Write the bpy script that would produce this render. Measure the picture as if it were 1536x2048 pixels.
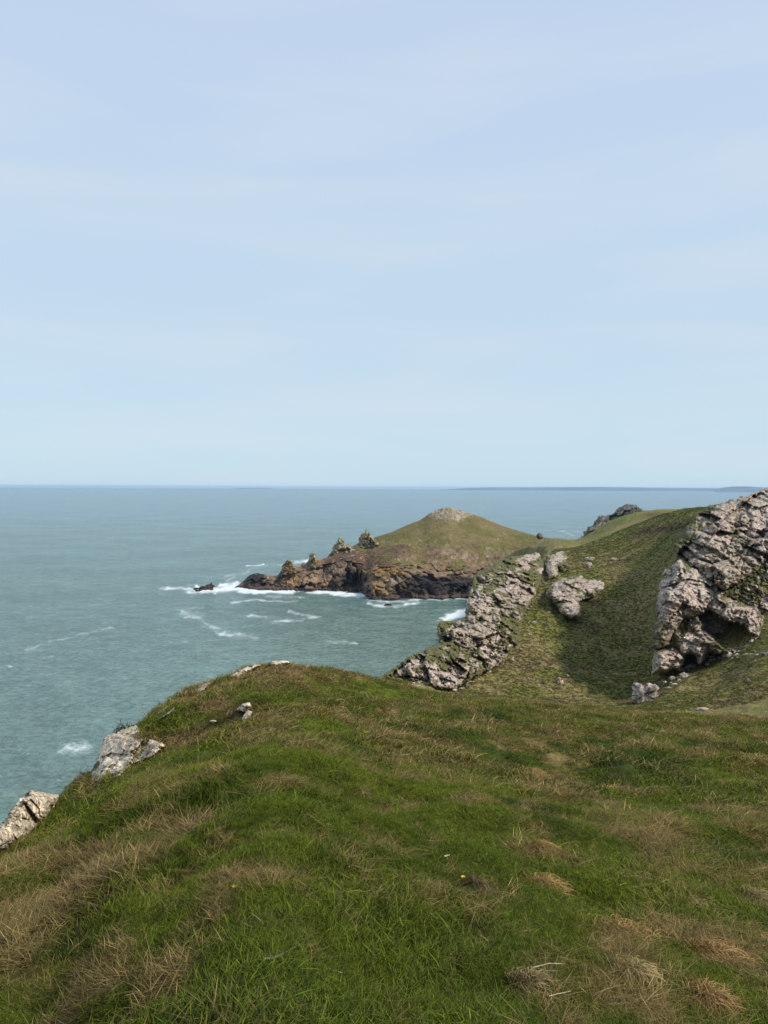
import bpy, math, random
import numpy as np
from math import radians as R
random.seed(7); rng = np.random.default_rng(7)
for o in list(bpy.data.objects): bpy.data.objects.remove(o)
sc = bpy.context.scene
COL = sc.collection

# ------------------------------------------------------------------ camera
CAMZ = 80.0; F = 1479.0
PITCH = (1024-974.5)/F; ROLL = R(0.24)
cp, sp = math.cos(PITCH), math.sin(PITCH)
fwd = np.array([0, cp, -sp]); up0 = np.array([0, sp, cp]); rt0 = np.array([1., 0, 0])
rgt = rt0*math.cos(ROLL)+up0*math.sin(ROLL); upv = -rt0*math.sin(ROLL)+up0*math.cos(ROLL)
cam = bpy.data.cameras.new('camera'); co = bpy.data.objects.new('camera', cam); COL.objects.link(co)
from mathutils import Matrix
co.matrix_world = Matrix(((rgt[0], upv[0], -fwd[0], 0), (rgt[1], upv[1], -fwd[1], 0), (rgt[2], upv[2], -fwd[2], CAMZ), (0, 0, 0, 1)))
cam.sensor_fit = 'VERTICAL'; cam.sensor_height = 36; cam.lens = 36*F/2048
cam.clip_start = 0.1; cam.clip_end = 120000
sc.camera = co

# ------------------------------------------------------------------ sun, sky, exposure
SUN_EL, SUN_AZ = 41.0, 114.0          # azimuth clockwise from the view direction (+Y)
sd_ = np.array([math.sin(R(SUN_AZ))*math.cos(R(SUN_EL)), math.cos(R(SUN_AZ))*math.cos(R(SUN_EL)), math.sin(R(SUN_EL))])
sun = bpy.data.lights.new('sun', 'SUN'); so = bpy.data.objects.new('sun', sun); COL.objects.link(so)
sun.energy = 4.1; sun.angle = R(5.0); sun.color = (1.0, 0.93, 0.84)
from mathutils import Vector
so.rotation_euler = Vector(tuple(sd_)).to_track_quat('Z', 'Y').to_euler(); so.location = (30, -20, 150)
w = bpy.data.worlds.new('World'); sc.world = w; w.use_nodes = True
nt = w.node_tree; nt.nodes.clear()
def N(nt, t, **k):
    n = nt.nodes.new(t)
    for a, v in k.items():
        if a == 'inp':
            for i, x in v.items(): n.inputs[i].default_value = x
        else: setattr(n, a, v)
    return n
L = nt.links.new
sky = N(nt, 'ShaderNodeTexSky', sky_type='NISHITA', sun_disc=False, sun_elevation=R(SUN_EL), sun_rotation=R(SUN_AZ))
tc = N(nt, 'ShaderNodeTexCoord')
sep = N(nt, 'ShaderNodeSeparateXYZ'); L(tc.outputs['Generated'], sep.inputs[0])
ramp = N(nt, 'ShaderNodeValToRGB'); L(sep.outputs['Z'], ramp.inputs[0])
els = ramp.color_ramp.elements
SKYS = [(0.0, (5.8, 7.8, 9.0)), (0.05, (5.75, 7.75, 9.05)), (0.2, (5.75, 7.45, 8.95)), (0.38, (5.8, 7.3, 9.1)), (0.6, (5.75, 7.0, 9.1)), (1.0, (5.2, 6.4, 8.8))]
els[0].position = 0; els[1].position = 1
for p, c in SKYS[1:-1]: els.new(p)
for e, (p, c) in zip(sorted(els, key=lambda e: e.position), SKYS):
    e.color = tuple(x/10 for x in c)+(1,)
mul = N(nt, 'ShaderNodeVectorMath', operation='SCALE', inp={3: 10.0}); L(ramp.outputs[0], mul.inputs[0])
# thin streaky cloud veil
mp = N(nt, 'ShaderNodeMapping'); mp.inputs['Rotation'].default_value = (0, R(-9), 0); mp.inputs['Scale'].default_value = (1.0, 1.0, 7.0)
L(tc.outputs['Generated'], mp.inputs[0])
nz = N(nt, 'ShaderNodeTexNoise', inp={'Scale': 2.1, 'Detail': 3.0, 'Roughness': 0.45, 'Distortion': 0.4}); L(mp.outputs[0], nz.inputs['Vector'])
mr = N(nt, 'ShaderNodeMapRange', inp={1: 0.40, 2: 0.72, 3: 0.0, 4: 0.85}); L(nz.outputs[0], mr.inputs[0])
mxv = N(nt, 'ShaderNodeMix', data_type='RGBA'); L(mr.outputs[0], mxv.inputs[0]); L(mul.outputs[0], mxv.inputs[6]); mxv.inputs[7].default_value = (6.7, 7.8, 8.9, 1)
mx = N(nt, 'ShaderNodeMix', data_type='RGBA', inp={0: 0.9}); L(sky.outputs[0], mx.inputs[6]); L(mxv.outputs[2], mx.inputs[7])
bg = N(nt, 'ShaderNodeBackground', inp={1: 0.1}); L(mx.outputs[2], bg.inputs[0])
wo = N(nt, 'ShaderNodeOutputWorld'); L(bg.outputs[0], wo.inputs[0])
vs = sc.view_settings; vs.view_transform = 'Standard'; vs.look = 'None'; vs.gamma = 1; vs.use_curve_mapping = False; vs.exposure = 0.0
sc.render.engine = 'CYCLES'
sc.cycles.max_bounces = 5; sc.cycles.diffuse_bounces = 2; sc.cycles.glossy_bounces = 2; sc.cycles.volume_bounces = 0
sc.cycles.transparent_max_bounces = 4; sc.cycles.transmission_bounces = 1
sc.cycles.use_denoising = True
sc.render.use_persistent_data = False

# ------------------------------------------------------------------ projection helpers
def ray(px, py):
    px = np.asarray(px, float); py = np.asarray(py, float)
    d = fwd + rgt*((px-768)/F)[..., None] + upv*((1024-py)/F)[..., None]
    return d/d[..., 1:2]
def at(px, py, Y):
    d = ray(px, py)
    return np.array([0, 0, CAMZ])+d*np.asarray(Y, float)[..., None]
def sea_at(px, py):
    d = ray(px, py); return np.array([0, 0, CAMZ])+d*(CAMZ/np.maximum(-d[..., 2], 1e-5))[..., None]
def proj(P):
    v = P-np.array([0, 0, CAMZ]); z = v@fwd
    return 768+F*(v@rgt)/z, 1024-F*(v@upv)/z

# ------------------------------------------------------------------ noise
def h32(ix, iy, iz, s):
    h = (ix.astype(np.int64)*374761393+iy.astype(np.int64)*668265263+iz.astype(np.int64)*2147483647+s*1274126177) & 0xffffffff
    h = ((h ^ (h >> 13))*1274126177) & 0xffffffff
    h = ((h ^ (h >> 15))*2246822519) & 0xffffffff
    return ((h ^ (h >> 16)) & 0xffffff)/float(0xffffff)
def vn(P, s=0):
    i = np.floor(P).astype(np.int64); f = P-i; f = f*f*f*(f*(f*6-15)+10); r = 0
    for a in (0, 1):
        for b in (0, 1):
            for c in (0, 1):
                wgt = (f[..., 0] if a else 1-f[..., 0])*(f[..., 1] if b else 1-f[..., 1])*(f[..., 2] if c else 1-f[..., 2])
                r = r+wgt*h32(i[..., 0]+a, i[..., 1]+b, i[..., 2]+c, s)
    return r*2-1
ROT = np.array([[0.36, 0.48, -0.8], [-0.8, 0.6, 0.0], [0.48, 0.64, 0.6]])
def fbm(P, sc_, o=4, s=0, g=0.5):
    Q = P/sc_; r = 0; a = 1; t = 0
    for k in range(o):
        r = r+a*vn(Q, s+k*17); t += a; a *= g; Q = Q@ROT*2.03+13.7
    return r/t
def ridged(P, sc_, o=4, s=0, g=0.55):
    Q = P/sc_; r = 0; a = 1; t = 0
    for k in range(o):
        r = r+a*(1-2*np.abs(vn(Q, s+k*17))); t += a; a *= g; Q = Q@ROT*2.1+7.1
    return r/t
def facets(P, size, s=0, tilt=0.6, stretch=(1, 1, 1)):
    """blocky faceted relief: each cell is a tilted plane with its own step"""
    Q = P/size/np.array(stretch); i = np.floor(Q).astype(np.int64)
    sh = Q.shape[:-1]; best = np.full(sh, 9.); sec = np.full(sh, 9.); val = np.zeros(sh)
    for a in (-1, 0, 1):
        for b in (-1, 0, 1):
            for c in (-1, 0, 1):
                cx, cy, cz = i[..., 0]+a, i[..., 1]+b, i[..., 2]+c
                r = [h32(cx, cy, cz, s+k) for k in range(7)]
                dx, dy, dz = Q[..., 0]-cx-r[0], Q[..., 1]-cy-r[1], Q[..., 2]-cz-r[2]
                d = np.sqrt(dx*dx+dy*dy+dz*dz)
                v = (r[3]-.5)+tilt*2*((r[4]-.5)*dx+(r[5]-.5)*dy+(r[6]-.5)*dz)
                nb = d < best
                sec = np.where(nb, best, np.minimum(sec, d)); val = np.where(nb, v, val); best = np.where(nb, d, best)
    crack = np.clip((sec-best)/0.12, 0, 1)
    return val*2, crack
def blur(A, sx, sy):
    def g1(A, s, ax):
        if s <= 0: return A
        n = int(3*s)+1; k = np.exp(-.5*(np.arange(-n, n+1)/s)**2); k /= k.sum()
        B = np.concatenate([np.repeat(np.take(A, [0], ax), n, ax), A, np.repeat(np.take(A, [-1], ax), n, ax)], ax)
        return np.apply_along_axis(lambda v: np.convolve(v, k, 'valid'), ax, B)
    return g1(g1(A, sx, 0), sy, 1)
def sstep(a, b, x):
    t = np.clip((x-a)/(b-a), 0, 1); return t*t*(3-2*t)
def mixc(a, b, t): return a*(1-t)[..., None]+np.asarray(b)*t[..., None]
def poly_sd(poly, X, Y):
    """signed distance, positive inside"""
    P = np.asarray(poly, float); n = len(P); d = np.full(X.shape, 1e9); ins = np.zeros(X.shape, bool)
    for k in range(n):
        a, b = P[k], P[(k+1) % n]; e = b-a
        t = np.clip(((X-a[0])*e[0]+(Y-a[1])*e[1])/(e@e+1e-9), 0, 1)
        d = np.minimum(d, np.hypot(X-a[0]-t*e[0], Y-a[1]-t*e[1]))
        c = ((a[1] > Y) != (b[1] > Y)) & (X < (b[0]-a[0])*(Y-a[1])/((b[1]-a[1]) or 1e-9)+a[0])
        ins ^= c
    return np.where(ins, d, -d)
def line_d(pts, X, Y, ys=1.0):
    d = np.full(X.shape, 1e9)
    for a, b in zip(pts[:-1], pts[1:]):
        ax, ay, bx, by = a[0], a[1]*ys, b[0], b[1]*ys
        ex, ey = bx-ax, by-ay
        t = np.clip(((X-ax)*ex+(Y*ys-ay)*ey)/(ex*ex+ey*ey+1e-9), 0, 1)
        d = np.minimum(d, np.hypot(X-ax-t*ex, Y*ys-ay-t*ey))
    return d

# ------------------------------------------------------------------ objects
def tag(o, label=None, cat=None, group=None, kind=None):
    if label: o['label'] = label
    if cat: o['category'] = cat
    if group: o['group'] = group
    if kind: o['kind'] = kind
    return o
def link_mesh(name, V, Fc, mat, col=None, smooth=True, parent=None, attrs=None):
    me = bpy.data.meshes.new(name)
    V = np.asarray(V, np.float32).reshape(-1, 3); Fc = np.asarray(Fc, np.int32)
    k = Fc.shape[1]
    me.vertices.add(len(V)); me.vertices.foreach_set('co', V.ravel())
    me.loops.add(Fc.size); me.loops.foreach_set('vertex_index', Fc.ravel())
    me.polygons.add(len(Fc)); me.polygons.foreach_set('loop_start', np.arange(0, Fc.size, k, dtype=np.int32))
    me.polygons.foreach_set('use_smooth', np.full(len(Fc), smooth))
    me.update(calc_edges=True); me.validate()
    if col is not None:
        a = me.attributes.new('tint', 'FLOAT_COLOR', 'POINT')
        c = np.ones((len(V), 4), np.float32); c[:, :3] = np.clip(np.asarray(col).reshape(-1, 3), 0, 1); a.data.foreach_set('color', c.ravel())
    for n, v in (attrs or {}).items():
        a = me.attributes.new(n, 'FLOAT', 'POINT'); a.data.foreach_set('value', np.asarray(v, np.float32).ravel())
    me.materials.append(mat)
    o = bpy.data.objects.new(name, me); COL.objects.link(o)
    if parent is not None: o.parent = parent
    return o
def grid_faces(n, m, keep=None):
    i = np.arange(n*m).reshape(n, m)
    q = np.stack([i[:-1, :-1], i[1:, :-1], i[1:, 1:], i[:-1, 1:]], -1).reshape(-1, 4)
    if keep is not None:
        kf = keep.ravel(); q = q[kf[q].all(1)]
    return q
def compact(V, Fc, arrs):
    used = np.zeros(len(V), bool); used[Fc.ravel()] = True
    idx = np.cumsum(used)-1
    return V[used], idx[Fc], [a[used] for a in arrs]

# ------------------------------------------------------------------ materials
def mat_surface(name, scales=((1.5, 0.35), (9.0, 0.35)), bumps=((4.0, 0.3),), rough=0.95, spec=0.2):
    m = bpy.data.materials.new(name); m.use_nodes = True; nt = m.node_tree; nt.nodes.clear(); L = nt.links.new
    a = N(nt, 'ShaderNodeAttribute', attribute_name='tint'); g = N(nt, 'ShaderNodeNewGeometry')
    cur = a.outputs['Color']
    for k, (s, amt) in enumerate(scales):
        n = N(nt, 'ShaderNodeTexNoise', inp={'Scale': s, 'Detail': 5.0, 'Roughness': 0.65}); L(g.outputs['Position'], n.inputs['Vector'])
        r = N(nt, 'ShaderNodeMapRange', inp={1: 0.3, 2: 0.7, 3: 1-amt, 4: 1+amt}); L(n.outputs[0], r.inputs[0])
        v = N(nt, 'ShaderNodeVectorMath', operation='SCALE'); L(cur, v.inputs[0]); L(r.outputs[0], v.inputs[3]); cur = v.outputs[0]
    b = N(nt, 'ShaderNodeBsdfPrincipled', inp={'Roughness': rough}); b.inputs['Specular IOR Level'].default_value = spec
    L(cur, b.inputs['Base Color'])
    nrm = None
    for s, dist in bumps:
        n = N(nt, 'ShaderNodeTexNoise', inp={'Scale': s, 'Detail': 6.0, 'Roughness': 0.7}); L(g.outputs['Position'], n.inputs['Vector'])
        bp = N(nt, 'ShaderNodeBump', inp={'Strength': 1.0, 'Distance': dist}); L(n.outputs[0], bp.inputs['Height'])
        if nrm: L(nrm, bp.inputs['Normal'])
        nrm = bp.outputs[0]
    if nrm: L(nrm, b.inputs['Normal'])
    o = N(nt, 'ShaderNodeOutputMaterial'); L(b.outputs[0], o.inputs[0])
    return m
def mat_rock(name, s0=1.0, dist=0.25):
    """pale lichen crust over darker stone, fissured"""
    m = bpy.data.materials.new(name); m.use_nodes = True; nt = m.node_tree; nt.nodes.clear(); L = nt.links.new
    a = N(nt, 'ShaderNodeAttribute', attribute_name='tint'); g = N(nt, 'ShaderNodeNewGeometry')
    n1 = N(nt, 'ShaderNodeTexNoise', inp={'Scale': 1.6*s0, 'Detail': 6.0, 'Roughness': 0.62}); L(g.outputs['Position'], n1.inputs['Vector'])
    r1 = N(nt, 'ShaderNodeMapRange', inp={1: 0.40, 2: 0.60, 3: 0.55, 4: 1.35}); L(n1.outputs[0], r1.inputs[0])
    v = N(nt, 'ShaderNodeVectorMath', operation='SCALE'); L(a.outputs['Color'], v.inputs[0]); L(r1.outputs[0], v.inputs[3])
    mp = N(nt, 'ShaderNodeMapping'); mp.inputs['Rotation'].default_value = (0.3, 0.5, 0.2); mp.inputs['Scale'].default_value = (0.7, 0.9, 1.25); L(g.outputs['Position'], mp.inputs[0])
    vo = N(nt, 'ShaderNodeTexVoronoi', feature='DISTANCE_TO_EDGE', inp={'Scale': 1.1*s0}); 
    nd = N(nt, 'ShaderNodeTexNoise', inp={'Scale': 2.0*s0, 'Detail': 4.0}); L(g.outputs['Position'], nd.inputs['Vector'])
    ad = N(nt, 'ShaderNodeMix', data_type='VECTOR', inp={0: 0.45}); L(mp.outputs[0], ad.inputs[4]); L(nd.outputs['Color'], ad.inputs[5])
    L(ad.outputs[1], vo.inputs['Vector'])
    r2 = N(nt, 'ShaderNodeMapRange', inp={1: 0.0, 2: 0.10, 3: 0.0, 4: 1.0}); L(vo.outputs['Distance'], r2.inputs[0])
    r3 = N(nt, 'ShaderNodeMapRange', inp={1: 0.0, 2: 1.0, 3: 0.5, 4: 1.0}); L(r2.outputs[0], r3.inputs[0])
    v2 = N(nt, 'ShaderNodeVectorMath', operation='SCALE'); L(v.outputs[0], v2.inputs[0]); L(r3.outputs[0], v2.inputs[3])
    b = N(nt, 'ShaderNodeBsdfPrincipled', inp={'Roughness': 0.9}); b.inputs['Specular IOR Level'].default_value = 0.25
    L(v2.outputs[0], b.inputs['Base Color'])
    b1 = N(nt, 'ShaderNodeBump', inp={'Strength': 1.0, 'Distance': dist}); L(n1.outputs[0], b1.inputs['Height'])
    b2 = N(nt, 'ShaderNodeBump', inp={'Strength': 0.8, 'Distance': dist*0.5}); L(r2.outputs[0], b2.inputs['Height']); L(b1.outputs[0], b2.inputs['Normal'])
    L(b2.outputs[0], b.inputs['Normal'])
    o = N(nt, 'ShaderNodeOutputMaterial'); L(b.outputs[0], o.inputs[0])
    return m
def mat_plain(name, c, rough=0.8, var=0.25, sc_=30.0):
    m = bpy.data.materials.new(name); m.use_nodes = True; nt = m.node_tree; nt.nodes.clear(); L = nt.links.new
    g = N(nt, 'ShaderNodeNewGeometry'); n = N(nt, 'ShaderNodeTexNoise', inp={'Scale': sc_, 'Detail': 3.0}); L(g.outputs['Position'], n.inputs['Vector'])
    r = N(nt, 'ShaderNodeMapRange', inp={1: 0.3, 2: 0.7, 3: 1-var, 4: 1+var}); L(n.outputs[0], r.inputs[0])
    v = N(nt, 'ShaderNodeVectorMath', operation='SCALE'); v.inputs[0].default_value = c; L(r.outputs[0], v.inputs[3])
    b = N(nt, 'ShaderNodeBsdfPrincipled', inp={'Roughness': rough}); L(v.outputs[0], b.inputs['Base Color']); b.inputs['Specular IOR Level'].default_value = 0.3
    o = N(nt, 'ShaderNodeOutputMaterial'); L(b.outputs[0], o.inputs[0])
    return m
def mat_blade(name, inst=True):
    m = bpy.data.materials.new(name); m.use_nodes = True; nt = m.node_tree; nt.nodes.clear(); L = nt.links.new
    a = N(nt, 'ShaderNodeAttribute', attribute_name='icol'); a.attribute_type = 'INSTANCER' if inst else 'GEOMETRY'
    b2 = N(nt, 'ShaderNodeAttribute', attribute_name='bvar')
    v = N(nt, 'ShaderNodeVectorMath', operation='SCALE'); L(a.outputs['Vector' if inst else 'Color'], v.inputs[0]); L(b2.outputs['Fac'], v.inputs[3])
    d = N(nt, 'ShaderNodeBsdfDiffuse'); t = N(nt, 'ShaderNodeBsdfTranslucent'); g = N(nt, 'ShaderNodeBsdfGlossy', inp={'Roughness': 0.5})
    L(v.outputs[0], d.inputs[0]); L(v.outputs[0], t.inputs[0])
    x = N(nt, 'ShaderNodeMixShader', inp={0: 0.3}); L(d.outputs[0], x.inputs[1]); L(t.outputs[0], x.inputs[2])
    y = N(nt, 'ShaderNodeMixShader', inp={0: 0.012}); L(x.outputs[0], y.inputs[1]); L(g.outputs[0], y.inputs[2])
    o = N(nt, 'ShaderNodeOutputMaterial'); L(y.outputs[0], o.inputs[0])
    return m
M_turf = mat_surface('turf_soil', ((3.0, 0.4), (25.0, 0.4)), ((14.0, 0.05),))
M_hill = mat_surface('hill_grass', ((0.35, 0.22), (2.2, 0.40)), ((1.3, 0.55),))
M_head = mat_surface('headland_ground', ((0.12, 0.2), (0.7, 0.35)), ((0.45, 0.7),))
M_rock = mat_rock('lichen_rock', 1.0, 0.20)
M_rockn = mat_rock('near_rock', 5.0, 0.035)
M_rockf = mat_rock('far_rock', 0.4, 1.2)
M_blade = mat_blade('grass_blade')
M_strand = mat_blade('dry_strand', False)

# ------------------------------------------------------------------ terrain (tables of image row against distance, per column)
class Terrain:
    def __init__(s, u, lnY, T): s.u, s.l, s.T = u, lnY, T
    def Tat(s, u, Y):
        a = np.interp(u, s.u, np.arange(len(s.u))); b = np.interp(np.log(Y), s.l, np.arange(len(s.l)))
        i = np.minimum(a.astype(int), len(s.u)-2); j = np.minimum(b.astype(int), len(s.l)-2); fa, fb = a-i, b-j
        T = s.T
        return (T[i, j]*(1-fa)+T[i+1, j]*fa)*(1-fb)+(T[i, j+1]*(1-fa)+T[i+1, j+1]*fa)*fb
    def z(s, x, Y): return CAMZ-Y*s.Tat(x/Y, Y)
    def hit(s, px, py):
        d = ray(px, py); u, t = float(d[0]), float(-d[2])
        Ys = np.exp(s.l); col = s.Tat(np.full(len(Ys), u), Ys)
        k = np.argmax(col <= t)
        if not (col <= t).any(): return None if py > 2048 or py < 900 else s.hit(px, py+3)
        Y = Ys[k]
        return np.array([u*Y, Y, CAMZ-Y*col[k]])
def col_u(px): return float(ray(px, 1200)[0])
def pyT(px, py): return -ray(np.asarray(px, float), np.asarray(py, float))[..., 2]

# foreground meadow
fu = np.concatenate([np.linspace(-1.6, -0.80, 50)[:-1], np.linspace(-0.80, 0.85, 620), np.linspace(0.85, 2.2, 80)[1:]]); fl = np.linspace(math.log(0.7), math.log(95), 480)
U, LY = np.meshgrid(fu, fl, indexing='ij'); FY = np.exp(LY)
cols = [-500, 0, 100, 200, 262, 330, 400, 470, 540, 620, 700, 800, 900, 1200, 1536, 2000]
edge = {-500: (1930, 5.0), 0: (1700, 8.5), 100: (1618, 11.5), 200: (1535, 15), 262: (1468, 18), 330: (1426, 21), 400: (1388, 24), 470: (1350, 28), 540: (1329, 31), 620: (1333, 32), 700: (1348, 33), 800: (1368, 34), 900: (1384, 35), 1200: (1413, 35), 1536: (1437, 35), 2000: (1455, 35)}
cu = [col_u(c) for c in cols]
EY = np.interp(U, cu, [edge[c][1] for c in cols])
sl = [float(pyT(c, edge[c][0]))-1.5/edge[c][1] for c in cols]
SL = np.interp(U, cu, sl)
EY = blur(EY, 12, 0); SL = blur(SL, 8, 0)
DR = np.interp(U, cu, [2.2, 2.2, 2.1, 2.0, 1.9, 1.7, 1.6, 1.5, 1.5, 1.2, .9, .7, .6, .5, .45, .45])
d = FY-EY; wd = 0.06*EY
zf = -(1.5+SL*FY)-DR*((np.sqrt(d*d+wd*wd)+d)/2-wd*0.16)
P2 = np.stack([U*FY, FY, np.zeros_like(FY)], -1)
fz = sstep(2.0, 9, FY)
# long hummocks, tussocky ground
w1 = fbm(P2*[0.8, 1.1, 1], 7.0, 3, 3); w2 = fbm(P2*[0.8, 1.25, 1], 2.4, 3, 11); w3 = ridged(P2*[0.9, 1.2, 1], 0.9, 3, 23)
zf = zf+fz*w1*0.42*sstep(2, 25, FY)+w2*0.20*sstep(1.5, 6, FY)+w3*0.080*sstep(1.5, 5, FY)+ridged(P2*[.9, 1.2, 1], 2.0, 3, 83)*0.10*sstep(3, 12, FY)-0.11*sstep(1.8, 4, FY)*sstep(.12, .5, fbm(P2*[.9, 1.3, 1], 1.3, 3, 88))-0.20*sstep(8, 20, FY)*sstep(.05, .4, fbm(P2*[.7, 1.0, 1], 3.4, 3, 89))+.045*fbm(P2, .45, 2, 90)*sstep(1.8, 4, FY)
# the low bank that runs from lower left to the middle, and the dip behind it
PXf, PYf = 768+U*F, None
def bump_line(pts, wpx, amp):
    """ridge along ground points given by photo pixels with distance"""
    global zf
    G = np.array([at(a, b, c)[:2] for a, b, c in pts])
    dd = line_d([tuple(p) for p in G], P2[..., 0], P2[..., 1])
    zf = zf+amp*np.exp(-(dd/wpx)**2)
bump_line([(60, 1790, 5.2), (230, 1700, 6.8), (420, 1645, 8.0)], 0.55, 0.14)
bump_line([(120, 1690, 7.2), (260, 1640, 8.6)], 0.6, -0.18)
bump_line([(330, 1560, 12), (520, 1480, 15), (700, 1440, 18)], 1.1, 0.22)
bump_line([(420, 1540, 13.5), (600, 1500, 14.5)], 0.9, -0.15)
bump_line([(600, 1375, 27), (700, 1385, 26), (800, 1400, 25)], 2.0, -0.35)
Zf = np.maximum(CAMZ+zf, -6)
TF = Terrain(fu, fl, (CAMZ-Zf)/FY)
GREEN = np.array([0.108, 0.150, 0.012]); GREEN2 = np.array([0.172, 0.214, 0.017]); DGREEN = np.array([0.036, 0.068, 0.009])
TAN = np.array([0.39, 0.29, 0.11]); OLIVE = np.array([0.205, 0.178, 0.028])
# dryness: photo-known patches (ground positions) + noise
DRYP = [(120, 1790, 95, 55, .9), (230, 1760, 90, 40, .7), (40, 1830, 60, 60, .7), (130, 1860, 90, 28, .9), (60, 1910, 60, 25, .6), (380, 1655, 90, 22, .85), (240, 1690, 60, 25, .7), (470, 1670, 120, 22, .5),
        (480, 1560, 80, 22, .7), (450, 1470, 120, 22, .75), (600, 1460, 120, 16, .75), (700, 1430, 100, 14, .7), (520, 1350, 130, 22, .95), (640, 1345, 90, 14, .7), (420, 1400, 80, 22, .8), (330, 1480, 60, 30, .8),
        (420, 1740, 120, 25, .55), (560, 1760, 120, 22, .6), (350, 1960, 50, 18, .6), (260, 1545, 90, 16, .8), (730, 1560, 60, 20, .4), (580, 1400, 120, 20, .5),
        (840, 1430, 90, 16, .5), (1060, 1550, 35, 14, .9), (1100, 1560, 40, 10, .7), (1150, 1525, 50, 10, .6), (940, 1570, 50, 14, .5), (1380, 1500, 40, 16, .6), (1500, 1545, 50, 14, .5), (1440, 1650, 70, 14, .8), (1340, 1685, 60, 14, .8), (1200, 1470, 80, 8, .35)]
GRNP = [(200, 1640, 120, 45, .9), (240, 1665, 80, 25, .9), (450, 1525, 160, 16, .8), (490, 1610, 120, 24, .9), (700, 1385, 110, 16, .9), (470, 1450, 90, 10, .7), (330, 1445, 70, 10, .6), (300, 1850, 60, 30, .6), (450, 1880, 250, 70, .5)]
TUD = [(1250, 1875, 75), (1430, 1912, 55), (1375, 1815, 60), (1270, 1772, 65), (1085, 1778, 40), (1345, 1690, 55), (1465, 1658, 50), (1510, 1800, 45), (1510, 1890, 40), (1065, 1548, 34), (950, 1780, 26), (1060, 1975, 34), (350, 1965, 46), (1085, 1700, 26), (1420, 2010, 45), (1270, 1955, 40)]
def pix_of(x, y, z): return proj(np.stack([x, y, z], -1))
def dryness(x, y, z):
    P = np.stack([x, y, 0*x], -1)
    px, py = pix_of(x, y, z)
    n = fbm(P*[1, 1.3, 1], 2.2, 4, 91); n2 = fbm(P*[1, 1.4, 1], 0.5, 3, 57)
    far = sstep(6, 28, y)
    left = sstep(900, 300, px)
    n3 = fbm(P*[1, 1.2, 1], 0.22, 2, 58); v = 0.29+0.34*n+0.62*n2+0.50*n3+0.16*far+0.27*left*far-0.16*sstep(8, 3, y)*sstep(200, 500, px)
    for a, b, rx, ry, s in DRYP: v = v+s*(0.24+.35*n2+.3*n3)*1.15*np.exp(-((px-a)/rx)**2-((py-b)/ry)**2)
    for a, b, rx in TUD: v = v+0.24*np.exp(-((px-a)/(rx*1.1))**2-((py-b)/(rx*.5))**2)
    for a, b, rx, ry, s in GRNP: v = v-s*0.6*np.exp(-((px-a)/rx)**2-((py-b)/ry)**2)
    return np.clip(v, 0, 1)
def grass_col(x, y, z, dry):
    P = np.stack([x, y, 0*x], -1)
    t = sstep(-0.5, 0.6, fbm(P, 1.7, 3, 5)); t2 = sstep(-0.05, 0.4, fbm(P*[1, 1.3, 1], 1.9, 4, 77)+.3*fbm(P, .4, 2, 78))
    c = mixc(mixc(np.broadcast_to(GREEN, P.shape), GREEN2, t), DGREEN, t2*0.75)
    c = mixc(c, OLIVE, sstep(0.25, 0.6, dry)*0.75)
    return c
XF, YF = U*FY, FY
dryF = dryness(XF, YF, Zf)
cF = mixc(grass_col(XF, YF, Zf, dryF)*0.50, TAN*0.5, sstep(0.45, 0.9, dryF))
ground = link_mesh('ground', np.stack([XF, YF, Zf], -1), grid_faces(len(fu), len(fl)), M_turf, cF)
tag(ground, 'foreground clifftop meadow sloping down to the sea edge', kind='structure')

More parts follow.
